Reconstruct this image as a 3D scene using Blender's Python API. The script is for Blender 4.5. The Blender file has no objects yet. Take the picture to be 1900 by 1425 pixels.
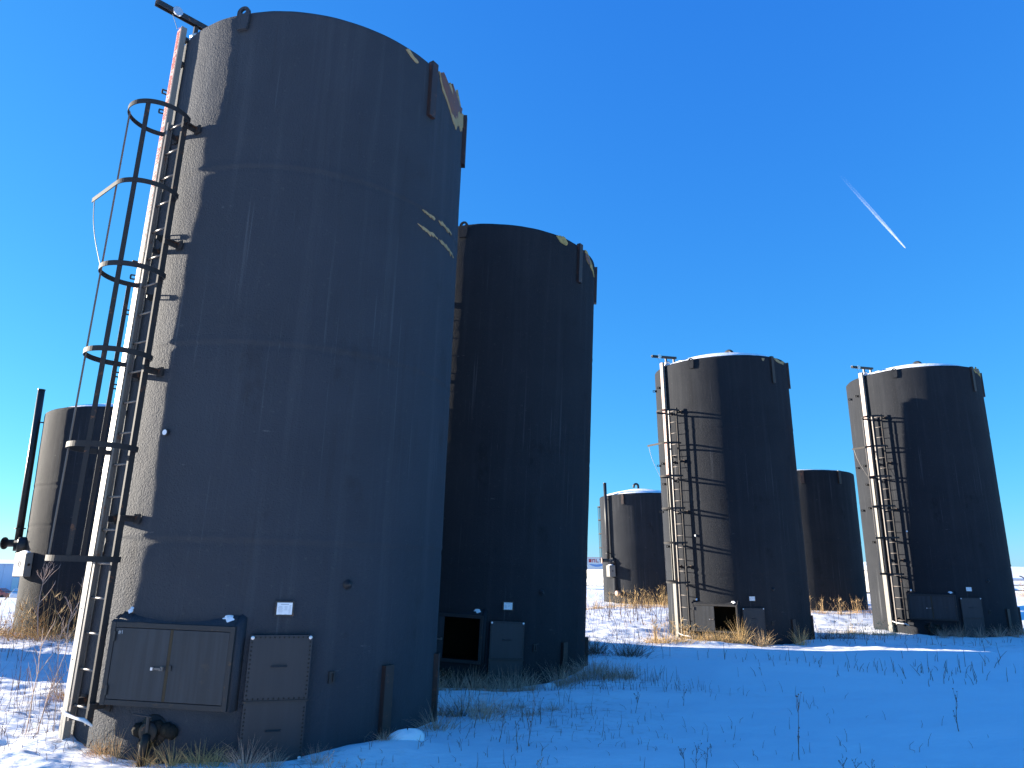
import bpy, math, random
import numpy as np
from mathutils import Vector, Matrix

R_ = math.radians
S = bpy.context.scene
COL = S.collection
random.seed(11)

# ------------------------------------------------------------------ camera, sky, sun, exposure
cam_data = bpy.data.cameras.new('camera')
cam = bpy.data.objects.new('camera', cam_data)
COL.objects.link(cam)
cam_data.sensor_width = 36.0
cam_data.lens = 1318.0 / 1900.0 * 36.0
cam_data.clip_start = 0.05
cam_data.clip_end = 40000
PITCH, ROLL = R_(14.436), R_(0.727)
fw = Vector((0, math.cos(PITCH), math.sin(PITCH)))
up0 = Vector((0, -math.sin(PITCH), math.cos(PITCH)))
rt = Vector((1, 0, 0)) * math.cos(ROLL) + up0 * math.sin(ROLL)
up = -Vector((1, 0, 0)) * math.sin(ROLL) + up0 * math.cos(ROLL)
mw = Matrix((rt, up, -fw)).transposed().to_4x4()
mw.translation = Vector((0, 0, 1.6))
cam.matrix_world = mw
S.camera = cam

EXPOSURE = 1.9
SKY_STRENGTH = 0.12
SUN_EL = R_(10.5)
SUN_TRAVEL = R_(-17.6)                       # heading of the shadows on the ground
sun_dir = Vector((-math.cos(SUN_TRAVEL) * math.cos(SUN_EL), -math.sin(SUN_TRAVEL) * math.cos(SUN_EL), math.sin(SUN_EL)))
world = bpy.data.worlds.new('World')
S.world = world
world.use_nodes = True
wn, wl = world.node_tree.nodes, world.node_tree.links
wn.clear()
sky = wn.new('ShaderNodeTexSky')
sky.sky_type = 'NISHITA'
sky.sun_disc = False
sky.sun_elevation = SUN_EL
sky.sun_rotation = math.atan2(sun_dir.x, sun_dir.y)
sky.altitude = 700
sky.air_density = 1.0
sky.dust_density = 0.1
sky.ozone_density = 6.0
bg = wn.new('ShaderNodeBackground')
bg.inputs['Strength'].default_value = SKY_STRENGTH
wo = wn.new('ShaderNodeOutputWorld')
# the deep saturated blue of a cold, dry, high-contrast sky: one response curve per channel over the whole sky
sep = wn.new('ShaderNodeSeparateColor')
comb = wn.new('ShaderNodeCombineColor')
wl.new(sky.outputs[0], sep.inputs[0])
for k, (gain, power) in enumerate(((1.35, 1.05), (1.47, 0.76), (1.34, 0.34))):
    sc_ = wn.new('ShaderNodeMath'); sc_.operation = 'MULTIPLY'; sc_.inputs[1].default_value = 0.15
    pw = wn.new('ShaderNodeMath'); pw.operation = 'POWER'; pw.inputs[1].default_value = power
    gn = wn.new('ShaderNodeMath'); gn.operation = 'MULTIPLY'; gn.inputs[1].default_value = gain / (2 ** EXPOSURE * SKY_STRENGTH)
    wl.new(sep.outputs[k], sc_.inputs[0]); wl.new(sc_.outputs[0], pw.inputs[0]); wl.new(pw.outputs[0], gn.inputs[0])
    wl.new(gn.outputs[0], comb.inputs[k])
wl.new(comb.outputs[0], bg.inputs['Color'])
wl.new(bg.outputs[0], wo.inputs[0])

sun_data = bpy.data.lights.new('sun', 'SUN')
sun_data.energy = 5.0
sun_data.angle = R_(0.53)
sun_data.color = (1.0, 0.90, 0.76)
sun = bpy.data.objects.new('sun', sun_data)
COL.objects.link(sun)
sun.rotation_euler = sun_dir.to_track_quat('Z', 'Y').to_euler()
sun.location = (-30, 10, 20)

S.view_settings.view_transform = 'Standard'
S.view_settings.look = 'None'
S.view_settings.exposure = EXPOSURE
S.view_settings.gamma = 1.0
S.view_settings.use_curve_mapping = False
S.cycles.max_bounces = 8
S.cycles.transparent_max_bounces = 16


# ------------------------------------------------------------------ materials
def new_mat(name):
    m = bpy.data.materials.new(name)
    m.use_nodes = True
    nt = m.node_tree
    return m, nt, nt.nodes['Principled BSDF']


def nd(nt, t, **kw):
    n = nt.nodes.new(t)
    for k, v in kw.items():
        if k.startswith('_'):
            setattr(n, k[1:], v)
        else:
            n.inputs[k.replace('_', ' ')].default_value = v
    return n


def mapped(nt, scale=(1, 1, 1), coord='Object', loc=(0, 0, 0)):
    tc = nt.nodes.new('ShaderNodeTexCoord')
    mp = nt.nodes.new('ShaderNodeMapping')
    mp.inputs['Scale'].default_value = scale
    mp.inputs['Location'].default_value = loc
    nt.links.new(tc.outputs[coord], mp.inputs['Vector'])
    return mp.outputs[0]


def ramp(nt, src, stops):
    r = nt.nodes.new('ShaderNodeValToRGB')
    els = r.color_ramp.elements
    while len(els) < len(stops):
        els.new(0.5)
    for e, (p, c) in zip(els, stops):
        e.position = p
        e.color = (*c, 1) if len(c) == 3 else c
    nt.links.new(src, r.inputs['Fac'])
    return r.outputs['Color']


def mixc(nt, fac, a, b, mode='MIX'):
    m = nt.nodes.new('ShaderNodeMix')
    m.data_type = 'RGBA'
    m.blend_type = mode
    for sock, v in ((m.inputs[0], fac), (m.inputs[6], a), (m.inputs[7], b)):
        if isinstance(v, bpy.types.NodeSocket):
            nt.links.new(v, sock)
        elif isinstance(v, (int, float)):
            sock.default_value = v
        else:
            sock.default_value = (*v, 1)
    return m.outputs[2]


def noise(nt, vec, scale, detail=4, rough=0.55, dist=0.0):
    n = nd(nt, 'ShaderNodeTexNoise', Scale=scale, Detail=detail, Roughness=rough, Distortion=dist)
    nt.links.new(vec, n.inputs['Vector'])
    return n.outputs['Fac']


def bump(nt, b, h, strength, dist, prev=None):
    n = nd(nt, 'ShaderNodeBump', Strength=strength, Distance=dist)
    nt.links.new(h, n.inputs['Height'])
    if prev is not None:
        nt.links.new(prev, n.inputs['Normal'])
    nt.links.new(n.outputs[0], b.inputs['Normal'])
    return n.outputs[0]


def foam_mat(name, dark, light, dusty, spec=0.15, relief=1.0):
    m, nt, b = new_mat(name)
    v = mapped(nt)
    streak = noise(nt, mapped(nt, (7, 7, 0.22)), 1.0, 5, 0.6)
    cloud = noise(nt, v, 1.3, 5, 0.6)
    speck = noise(nt, v, 24, 3, 0.6)
    c1 = mixc(nt, cloud, dark, light)
    c2 = mixc(nt, ramp(nt, streak, [(0.52, (0, 0, 0)), (0.75, (dusty,) * 3)]), c1, (0.12, 0.125, 0.135))
    c3 = mixc(nt, ramp(nt, noise(nt, mapped(nt, (5, 5, 0.5), loc=(3, 1, 7)), 1.0, 5, 0.65), [(0.58, (0, 0, 0)), (0.75, (0.35,) * 3)]), c2, (0.014, 0.014, 0.015))
    c4 = mixc(nt, ramp(nt, speck, [(0.62, (0, 0, 0)), (0.8, (0.35,) * 3)]), c3, (0.09, 0.088, 0.082))
    # thin pale run-off lines, scuffs and dark damp patches
    lines = noise(nt, mapped(nt, (34, 34, 0.35), loc=(5, 2, 0)), 1.0, 3, 0.5)
    where = noise(nt, mapped(nt, (2.2, 2.2, 0.6), loc=(1, 9, 4)), 1.0, 3, 0.5)
    ml = nd(nt, 'ShaderNodeMath', _operation='MULTIPLY')
    nt.links.new(ramp(nt, lines, [(0.60, (0, 0, 0)), (0.70, (0.32,) * 3)]), ml.inputs[0])
    nt.links.new(ramp(nt, where, [(0.50, (0, 0, 0)), (0.66, (1, 1, 1))]), ml.inputs[1])
    c4 = mixc(nt, ml.outputs[0], c4, (0.15, 0.155, 0.165))
    scuff = noise(nt, mapped(nt, (3.5, 3.5, 9), loc=(2, 6, 1)), 1.0, 9, 0.72)
    c4 = mixc(nt, ramp(nt, scuff, [(0.66, (0, 0, 0)), (0.71, (0.55,) * 3)]), c4, (0.14, 0.135, 0.13))
    damp = noise(nt, mapped(nt, (1.6, 1.6, 1.0), loc=(8, 3, 2)), 1.0, 6, 0.65)
    c4 = mixc(nt, ramp(nt, damp, [(0.60, (0, 0, 0)), (0.70, (0.4,) * 3)]), c4, (0.009, 0.009, 0.010))
    nt.links.new(c4, b.inputs['Base Color'])
    b.inputs['Roughness'].default_value = 0.82
    b.inputs['Specular IOR Level'].default_value = spec
    p = bump(nt, b, noise(nt, v, 5.0, 3, 0.5), 0.3, 0.012 * relief)
    p = bump(nt, b, noise(nt, v, 44, 3, 0.6, 0.4), 1.0, 0.0095 * relief, p)
    bump(nt, b, noise(nt, v, 95, 2, 0.5), 1.0, 0.0045 * relief, p)
    return m


M = {}
M['foam'] = foam_mat('black_foam_coating', (0.0185, 0.0205, 0.025), (0.031, 0.033, 0.038), 0.08, 0.08)
M['foam_weathered'] = foam_mat('weathered_black_foam_coating', (0.020, 0.0245, 0.033), (0.034, 0.041, 0.054), 0.15, 0.45, 1.0)


def metal_mat(name, col, rough=0.5, rust=0.0, metallic=0.0, spec=0.4, grain=0.12, rust_col=(0.16, 0.07, 0.035), bumpd=0.002):
    m, nt, b = new_mat(name)
    v = mapped(nt)
    c = mixc(nt, noise(nt, v, 7, 5, 0.6), tuple(x * (1 - grain) for x in col), tuple(min(1, x * (1 + grain)) for x in col))
    if rust > 0:
        c = mixc(nt, ramp(nt, noise(nt, v, 9, 6, 0.7), [(0.66 - 0.3 * rust, (0, 0, 0)), (0.72 - 0.2 * rust, (0.85,) * 3)]), c, rust_col)
    nt.links.new(c, b.inputs['Base Color'])
    b.inputs['Roughness'].default_value = rough
    b.inputs['Metallic'].default_value = metallic
    b.inputs['Specular IOR Level'].default_value = spec
    bump(nt, b, noise(nt, v, 55, 3, 0.6), 0.4, bumpd)
    return m


def streaked_mat(name, col, col2, rust=0.2):
    m, nt, b = new_mat(name)
    v = mapped(nt)
    s = noise(nt, mapped(nt, (16, 16, 0.8)), 1.0, 4, 0.6)
    c = mixc(nt, ramp(nt, s, [(0.4, (0, 0, 0)), (0.75, (1, 1, 1))]), col, col2)
    c = mixc(nt, ramp(nt, noise(nt, v, 6, 6, 0.7), [(0.64, (0, 0, 0)), (0.72, (rust,) * 3)]), c, (0.14, 0.075, 0.03))
    nt.links.new(c, b.inputs['Base Color'])
    b.inputs['Roughness'].default_value = 0.55
    bump(nt, b, noise(nt, v, 5, 3, 0.5), 0.35, 0.01)
    return m


M['ladder'] = metal_mat('black_painted_steel', (0.030, 0.028, 0.028), 0.7, 0.2, spec=0.2)
M['rung'] = metal_mat('worn_steel', (0.15, 0.13, 0.115), 0.45, 0.2)
M['rust'] = metal_mat('rusty_channel_steel', (0.036, 0.023, 0.021), 0.55, 0.4, rust_col=(0.12, 0.05, 0.03))
M['rust_plate'] = metal_mat('bare_rusted_steel', (0.15, 0.068, 0.045), 0.6, 0.5, rust_col=(0.20, 0.07, 0.03))
M['yellow_foam'] = metal_mat('exposed_yellow_foam', (0.42, 0.30, 0.12), 0.9, 0.25, spec=0.1, grain=0.35, rust_col=(0.28, 0.17, 0.07), bumpd=0.02)
M['cream_foam'] = metal_mat('exposed_cream_foam', (0.38, 0.28, 0.15), 0.9, 0.2, spec=0.1, grain=0.3, rust_col=(0.30, 0.22, 0.13), bumpd=0.02)
M['white_metal'] = metal_mat('white_painted_metal', (0.205, 0.195, 0.175), 0.5, 0.12, spec=0.2, rust_col=(0.35, 0.27, 0.2))
M['pale_tape'] = metal_mat('pale_gauge_face', (0.40, 0.25, 0.21), 0.4)
M['red_mark'] = metal_mat('faded_red_paint', (0.45, 0.045, 0.035), 0.5, grain=0.25)
M['door'] = streaked_mat('streaked_black_door', (0.014, 0.017, 0.022), (0.027, 0.032, 0.041), 0.15)
M['plate'] = streaked_mat('grey_black_cover_plate', (0.019, 0.021, 0.027), (0.025, 0.027, 0.034), 0.1)
M['rust_strip'] = metal_mat('rusty_brown_strip', (0.040, 0.026, 0.009), 0.6, 0.5, rust_col=(0.035, 0.018, 0.007))
M['frame'] = metal_mat('worn_black_frame', (0.022, 0.022, 0.024), 0.55, 0.25, rust_col=(0.09, 0.05, 0.025))
M['interior'] = metal_mat('dark_interior', (0.016, 0.013, 0.008), 0.95, spec=0.05)
M['chrome'] = metal_mat('bright_zinc', (0.62, 0.62, 0.64), 0.3, metallic=0.7, grain=0.05)
M['paper'] = metal_mat('white_sheet', (0.80, 0.81, 0.82), 0.5, grain=0.03)
M['print'] = metal_mat('grey_print', (0.42, 0.44, 0.47), 0.6)
M['chalk'] = metal_mat('chalk_white', (0.45, 0.45, 0.45), 0.9)
M['pipe'] = metal_mat('black_pipe', (0.026, 0.026, 0.027), 0.45, 0.2)
M['flange'] = metal_mat('pinkish_rust_flange', (0.38, 0.24, 0.18), 0.6, 0.3)
M['wrap'] = metal_mat('pale_plastic_wrap', (0.72, 0.71, 0.70), 0.35, grain=0.1)
M['oil'] = metal_mat('oily_black_valve', (0.011, 0.010, 0.009), 0.5, 0.1, spec=0.3)
M['old_foam'] = metal_mat('dirty_brown_foam', (0.022, 0.020, 0.017), 0.9, 0.25, rust_col=(0.05, 0.042, 0.028), spec=0.1, bumpd=0.03)

# snow
m, nt, b = new_mat('snow')
v = mapped(nt)
c = mixc(nt, noise(nt, v, 0.8, 5, 0.6), (0.86, 0.87, 0.88), (0.92, 0.92, 0.93))
nt.links.new(c, b.inputs['Base Color'])
b.inputs['Roughness'].default_value = 0.75
b.inputs['Specular IOR Level'].default_value = 0.2
p = bump(nt, b, noise(nt, v, 14, 4, 0.65), 0.35, 0.03)
bump(nt, b, noise(nt, v, 60, 3, 0.6), 0.35, 0.008, p)
M['snow'] = m
m, nt, b = new_mat('snow_ground')
v = mapped(nt)
c = mixc(nt, noise(nt, v, 0.8, 5, 0.6), (0.86, 0.87, 0.88), (0.92, 0.92, 0.93))
att = nt.nodes.new('ShaderNodeAttribute')
att.attribute_name = 'litter'
lit = nt.nodes.new('ShaderNodeMath'); lit.operation = 'MULTIPLY'
nt.links.new(att.outputs['Fac'], lit.inputs[0])
nt.links.new(ramp(nt, noise(nt, mapped(nt, (5, 9, 5)), 1.0, 8, 0.75), [(0.53, (0, 0, 0)), (0.62, (1, 1, 1))]), lit.inputs[1])
c = mixc(nt, lit.outputs[0], c, mixc(nt, noise(nt, v, 30, 3), (0.24, 0.15, 0.10), (0.42, 0.31, 0.22)))
nt.links.new(c, b.inputs['Base Color'])
b.inputs['Roughness'].default_value = 0.75
b.inputs['Specular IOR Level'].default_value = 0.2
p = bump(nt, b, noise(nt, mapped(nt, (1, 2.2, 1)), 9, 5, 0.65), 0.35, 0.035)
bump(nt, b, noise(nt, v, 60, 3, 0.6), 0.3, 0.008, p)
M['ground'] = m


def grass_mat(name, c0, c1):
    m, nt, b = new_mat(name)
    oi = nt.nodes.new('ShaderNodeObjectInfo')
    v = mapped(nt)
    f = nd(nt, 'ShaderNodeMath', _operation='ADD')
    nt.links.new(oi.outputs['Random'], f.inputs[0])
    nt.links.new(noise(nt, v, 13, 3), f.inputs[1])
    g = nd(nt, 'ShaderNodeMath', _operation='MULTIPLY')
    nt.links.new(f.outputs[0], g.inputs[0]); g.inputs[1].default_value = 0.6
    nt.links.new(mixc(nt, g.outputs[0], c0, c1), b.inputs['Base Color'])
    b.inputs['Roughness'].default_value = 0.8
    b.inputs['Specular IOR Level'].default_value = 0.15
    return m


M['straw'] = grass_mat('dry_straw', (0.50, 0.31, 0.13), (0.70, 0.49, 0.26))
M['gold'] = grass_mat('golden_straw', (0.45, 0.28, 0.11), (0.64, 0.45, 0.21))
M['twig'] = grass_mat('brown_twig', (0.10, 0.060, 0.045), (0.24, 0.15, 0.11))
M['palestem'] = grass_mat('pale_dry_stem', (0.36, 0.25, 0.19), (0.55, 0.42, 0.34))
M['olive'] = grass_mat('reddened_shade_grass', (0.52, 0.28, 0.19), (0.68, 0.42, 0.30))  # dry grass reddened for shaded tufts, offsetting the blue skylight


# ------------------------------------------------------------------ mesh helpers
class MB:
    def __init__(self):
        self.v, self.f = [], []

    def quad_strip(self, rings, closed=True, cap0=False, cap1=False):
        n = len(rings[0])
        base = len(self.v)
        for r in rings:
            self.v.extend([tuple(p) for p in r])
        for i in range(len(rings) - 1):
            for j in range(n if closed else n - 1):
                a = base + i * n + j
                bb = base + i * n + (j + 1) % n
                self.f.append((a, bb, bb + n, a + n))
        if cap0:
            self.f.append(tuple(base + j for j in reversed(range(n))))
        if cap1:
            o = base + (len(rings) - 1) * n
            self.f.append(tuple(o + j for j in range(n)))
        return self

    def box(self, c, ax, ay, az, hx, hy, hz):
        c, ax, ay, az = Vector(c), Vector(ax), Vector(ay), Vector(az)
        i = len(self.v)
        for sx, sy, sz in ((-1, -1, -1), (1, -1, -1), (1, 1, -1), (-1, 1, -1), (-1, -1, 1), (1, -1, 1), (1, 1, 1), (-1, 1, 1)):
            self.v.append(tuple(c + ax * sx * hx + ay * sy * hy + az * sz * hz))
        for q in ((0, 3, 2, 1), (4, 5, 6, 7), (0, 1, 5, 4), (1, 2, 6, 5), (2, 3, 7, 6), (3, 0, 4, 7)):
            self.f.append(tuple(i + k for k in q))
        return self

    def abox(self, x0, x1, y0, y1, z0, z1):
        return self.box(((x0 + x1) / 2, (y0 + y1) / 2, (z0 + z1) / 2), (1, 0, 0), (0, 1, 0), (0, 0, 1), (x1 - x0) / 2, (y1 - y0) / 2, (z1 - z0) / 2)

    def tube(self, path, r, n=8, cap=True):
        path = [Vector(p) for p in path]
        rs = r if isinstance(r, (list, tuple)) else [r] * len(path)
        rings = []
        ref = None
        for i, p in enumerate(path):
            d = (path[min(i + 1, len(path) - 1)] - path[max(i - 1, 0)]).normalized()
            if ref is None:
                ref = Vector((0, 0, 1)) if abs(d.z) < 0.9 else Vector((1, 0, 0))
            a = d.cross(ref).normalized()
            bb = d.cross(a).normalized()
            ref = a.cross(d).normalized() if a.cross(d).length > 1e-6 else ref
            rings.append([p + (a * math.cos(2 * math.pi * k / n) + bb * math.sin(2 * math.pi * k / n)) * rs[i] for k in range(n)])
        return self.quad_strip(rings, True, cap, cap)

    def bar(self, path, av, bv, ha, hb):
        """rectangular section swept along a path; av/bv: section axes per point"""
        rings = []
        for p, a, bb in zip(path, av, bv):
            p, a, bb = Vector(p), Vector(a), Vector(bb)
            rings.append([p - a * ha - bb * hb, p + a * ha - bb * hb, p + a * ha + bb * hb, p - a * ha + bb * hb])
        return self.quad_strip(rings, True, True, True)

    def lathe(self, prof, n=24, c=(0, 0, 0), az=(0, 0, 1), ax=(1, 0, 0)):
        c, az, ax = Vector(c), Vector(az), Vector(ax)
        ay = az.cross(ax)
        rings = [[c + az * h + (ax * math.cos(2 * math.pi * k / n) + ay * math.sin(2 * math.pi * k / n)) * r for k in range(n)] for r, h in prof]
        return self.quad_strip(rings, True, True, True)

    def mesh(self, name, mat, smooth=False):
        me = bpy.data.meshes.new(name)
        me.from_pydata(self.v, [], self.f)
        if mat is not None:
            me.materials.append(mat)
        if smooth:
            me.polygons.foreach_set('use_smooth', [True] * len(me.polygons))
        me.update()
        return me

    def build(self, name, mat, parent=None, smooth=False, bevel=0.0):
        return link(name, self.mesh(name, mat, smooth), parent, bevel)


def link(name, me, parent=None, bevel=0.0):
    o = bpy.data.objects.new(name, me)
    COL.objects.link(o)
    if parent is not None:
        o.parent = parent
    if bevel:
        bm = o.modifiers.new('bevel', 'BEVEL')
        bm.width = bevel
        bm.segments = 2
        bm.limit_method = 'ANGLE'
    return o


def tag(o, label=None, cat=None, group=None, kind=None):
    if label: o['label'] = label
    if cat: o['category'] = cat
    if group: o['group'] = group
    if kind: o['kind'] = kind
    return o


def empty(name, loc=(0, 0, 0), rz=0.0):
    o = bpy.data.objects.new(name, None)
    COL.objects.link(o)
    o.location = loc
    o.rotation_euler = (0, 0, rz)
    o.empty_display_size = 0.2
    return o


# ------------------------------------------------------------------ numpy noise
_rng = np.random.RandomState(5)
_perm = _rng.permutation(512)
_perm = np.concatenate([_perm, _perm, _perm])
_g2 = np.stack([np.cos(np.linspace(0, 2 * np.pi, 512, endpoint=False)), np.sin(np.linspace(0, 2 * np.pi, 512, endpoint=False))], -1)


def pn(x, y, seed=0):
    x = np.asarray(x, float) + seed * 37.31
    y = np.asarray(y, float) + seed * 17.77
    xi, yi = np.floor(x).astype(int), np.floor(y).astype(int)
    xf, yf = x - xi, y - yi
    u = xf * xf * xf * (xf * (xf * 6 - 15) + 10)
    w = yf * yf * yf * (yf * (yf * 6 - 15) + 10)

    def gr(ix, iy, dx, dy):
        g = _g2[_perm[(_perm[ix & 511] + iy) & 511] & 511]
        return g[..., 0] * dx + g[..., 1] * dy
    a = gr(xi, yi, xf, yf); b_ = gr(xi + 1, yi, xf - 1, yf)
    c_ = gr(xi, yi + 1, xf, yf - 1); d_ = gr(xi + 1, yi + 1, xf - 1, yf - 1)
    return (a + u * (b_ - a)) * (1 - w) + (c_ + u * (d_ - c_)) * w


def fbm(x, y, seed=0, oct=4, gain=0.5):
    t, amp, f = 0, 1.0, 1.0
    for i in range(oct):
        t = t + amp * pn(x * f, y * f, seed + i * 3)
        amp *= gain; f *= 2.03
    return t


# ------------------------------------------------------------------ the tanks' places (base centre, lean, turn)
TALL_H, TALL_R = 7.575, 1.86
SHORT_H, SHORT_R = 5.05, 1.94
TANKS = {   # x, y, z, lean x, lean y, turn of the fittings (deg)
    'A': (-2.684, 8.437, -0.046, 0.016, -0.004, 0.0),
    'B': (-0.562, 13.079, -0.216, 0.039, -0.009, 5.0),
    'D': (6.291, 20.439, -0.287, -0.027, -0.042, 26.0),
    'E': (12.759, 21.910, -0.073, -0.015, -0.018, 28.5),
    'Z': (-9.613, 18.035, 0.058, -0.017, -0.014, 0.0),
    'C': (6.511, 35.624, 0.013, -0.026, 0.003, 2.0),
    'F': (11.749, 28.741, 0.248, 0.0, 0.004, -15.0),
    'G': (-3.3, 16.55, -0.05, 0.0, 0.0, 40.0),
    'K': (-13.6, 14.3, 0.05, 0.0, 0.0, 70.0),
}

# ------------------------------------------------------------------ snow-covered ground
CTRL = np.array([
    (0, 0, 0.0), (0, 3, 0.0), (-4, 6.5, -0.03), (-6, 9, 0.0), (0.5, 7.5, 0.0), (3, 8, -0.02), (5, 9, 0.0),
    (-2.68, 8.44, -0.03), (-0.56, 13.08, -0.19), (6.29, 20.44, -0.22), (12.76, 21.91, -0.05), (-9.6, 18.0, 0.06), (6.5, 35.6, 0.03), (11.75, 28.74, 0.22),
    (1.9, 11, -0.02), (4, 12, 0.03), (1.9, 16.6, 0.0), (3.2, 22, 0.0), (8.5, 21, -0.12), (4.2, 17.3, -0.08), (9.5, 19.5, -0.10),
    (-13.5, 20, 0.02), (-16, 24, -0.15), (-27, 40, -1.06), (-41, 60, -1.7), (-75, 110, -3.35), (-140, 200, -4.5), (-300, 400, -5),
    (10, 60, -0.5), (10, 90, -0.95), (16, 140, -0.6), (29, 60, -0.1), (24.8, 36, 0.25), (34, 50, 0.3), (45, 65, 0.5), (83, 120, 0.6), (138, 200, 1.6),
    (0, 400, 0), (400, 400, 2.0), (0, 1500, 0), (1500, 1500, 0), (-1500, 1500, -4), (-60, 0, -0.5), (60, 0, 0.3), (0, -60, 0), (-300, 0, -2), (300, 0, 0), (0, -300, 0), (0, 6000, 0), (6000, 0, 0), (-6000, 0, 0)])


def ground_z(x, y):
    x = np.asarray(x, float); y = np.asarray(y, float)
    num = np.zeros_like(x); den = np.zeros_like(x)
    for cx, cy, cz in CTRL:
        sc = 0.5 + 0.12 * math.hypot(cx, cy - 12)
        d2 = ((x - cx) ** 2 + (y - cy) ** 2) / sc ** 2 + 0.25
        w = d2 ** -2.0
        num += w * cz; den += w
    z = num / den
    d = np.hypot(x, y)
    # snow bank that rises to the right
    ye = 16.35 - 0.315 * (x - 1.9)
    t = np.clip((x - 2.5) / 8.5, 0, 1.6)
    z = z + 0.35 * t * np.exp(-((y - ye) / np.where(y > ye, 1.3, 2.2)) ** 2)
    # drifts round the near tank
    z = z + 0.10 * np.exp(-(((x + 1.15) / 0.55) ** 2 + ((y - 6.95) / 0.35) ** 2)) * (np.hypot(x + 2.68, y - 8.44) > 1.5)
    z = z + 0.10 * np.exp(-(((x + 3.95) / 0.5) ** 2 + ((y - 7.25) / 0.45) ** 2))
    z = z + 0.09 * np.exp(-(((x - 1.2) / 1.6) ** 2 + ((y - 10.1) / 0.5) ** 2)) - 0.05 * np.exp(-(((x - 0.6) / 1.5) ** 2 + ((y - 10.9) / 0.5) ** 2))
    z = z + 0.10 * np.exp(-(((x - 2.6) / 1.6) ** 2 + ((y - 13.0) / 0.7) ** 2))
    # roughness: wind crust on the open left side and behind, smooth in the lee
    left = 1 / (1 + np.exp((x + 3.1) * 2.2))
    back = 1 / (1 + np.exp(-(y - 16.9 + 0.12 * (x - 2)) * 2.0))
    rough = np.clip(np.maximum(left, back), 0, 1) * np.exp(-d / 60)
    z = z + 0.06 * fbm(x * 0.35, y * 0.45, 1, 3) * np.exp(-d / 200)
    z = z + rough * (0.075 * fbm(x * 1.3, y * 2.3, 2, 4, 0.55) - 0.03 * np.abs(pn(x * 3.1 + y, y * 5.2, 9)))
    z = z + (1 - rough) * (0.016 * fbm(x * 1.6, y * 2.5, 4, 3) + 0.030 * pn(x * 0.6 + 0.5 * y, y * 1.1, 21)) * np.exp(-d / 60)
    return z


def gz(x, y):
    return float(ground_z(np.array([x]), np.array([y]))[0])


def litter_mask(x, y):
    """where dry plant litter lies on the snow"""
    t = np.zeros_like(x)
    for cx, cy, rx, ry, a in ((-5.0, 8.3, 1.6, 1.2, 0.9), (-9, 15.3, 3.5, 0.9, 0.9), (-4.6, 7.1, 1.3, 0.9, 0.55), (0.3, 9.0, 1.1, 0.9, 0.75), (0.6, 8.0, 0.9, 0.8, 0.5), (1.5, 11.3, 0.9, 0.5, 0.9), (1.6, 10.4, 1.6, 0.25, 0.5), (0.3, 10.3, 1.2, 0.35, 0.9),
                              (2.2, 14.7, 1.2, 0.5, 0.9), (3.2, 16.2, 1.0, 0.6, 0.9), (4.6, 17.2, 1.6, 0.9, 0.9), (4.2, 24.5, 3.0, 2.0, 0.9), (9.5, 20.3, 1.3, 1.0, 0.9), (12.5, 27.5, 3, 1.3, 0.8), (-2.4, 6.45, 1.2, 0.35, 0.9), (10.8, 18.2, 2.2, 0.4, 0.7)):
        t = np.maximum(t, a * np.exp(-(((x - cx) / rx) ** 2 + ((y - cy) / ry) ** 2)))
    for k in 'ABDEZCF':
        X, Y = TANKS[k][:2]
        rr = np.hypot(x - X, y - Y)
        t = np.maximum(t, 0.8 * np.exp(-((rr - 1.9) / 0.22) ** 2))
    return t


def build_ground():
    az = np.concatenate([np.linspace(-180, -46, 40, endpoint=False), np.linspace(-46, 46, 520, endpoint=False), np.linspace(46, 180, 40, endpoint=False)])
    az = np.radians(az)
    rad = np.concatenate([[0.6, 1.2, 2, 3, 4, 4.8], np.exp(np.linspace(np.log(5.4), np.log(42), 430)), np.exp(np.linspace(np.log(43), np.log(9000), 90))])
    A, Rr = np.meshgrid(az, rad)
    x = Rr * np.sin(A); y = Rr * np.cos(A)
    z = ground_z(x, y)
    na, nr = len(az), len(rad)
    co = np.stack([x, y, z], -1).reshape(-1, 3)
    co = np.concatenate([co, [[0, 0, gz(0, 0)]]])
    i = np.arange(nr - 1)[:, None] * na
    j = np.arange(na)[None, :]
    j2 = (j + 1) % na
    q = np.stack([i + j, i + j2, i + na + j2, i + na + j], -1).reshape(-1, 4)
    q = q[:, ::-1]
    c = len(co) - 1
    tris = np.stack([np.full(na, c), np.arange(na), (np.arange(na) + 1) % na], -1)[:, ::-1]
    me = bpy.data.meshes.new('snow_ground')
    me.vertices.add(len(co)); me.vertices.foreach_set('co', co.ravel())
    nl = q.size + tris.size
    me.loops.add(nl)
    me.loops.foreach_set('vertex_index', np.concatenate([q.ravel(), tris.ravel()]).astype(np.int32))
    nf = len(q) + len(tris)
    me.polygons.add(nf)
    me.polygons.foreach_set('loop_start', np.concatenate([np.arange(len(q)) * 4, q.size + np.arange(len(tris)) * 3]).astype(np.int32))
    me.polygons.foreach_set('use_smooth', np.ones(nf, bool))
    me.update(calc_edges=True)
    me.validate()
    at = me.attributes.new('litter', 'FLOAT', 'POINT')
    at.data.foreach_set('value', np.concatenate([litter_mask(x, y).ravel(), [0]]).astype(np.float32))
    me.materials.append(M['ground'])
    return tag(link('snow_ground', me), kind='structure')


build_ground()


# ------------------------------------------------------------------ tank building in the tank's own frame
def fr(phi):
    a = R_(phi)
    return Vector((-math.sin(a), -math.cos(a), 0)), Vector((-math.cos(a), math.sin(a), 0))


ZA = Vector((0, 0, 1))


def P(r, tan, phi, h):
    n, t = fr(phi)
    return n * r + t * tan + ZA * h


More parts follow.
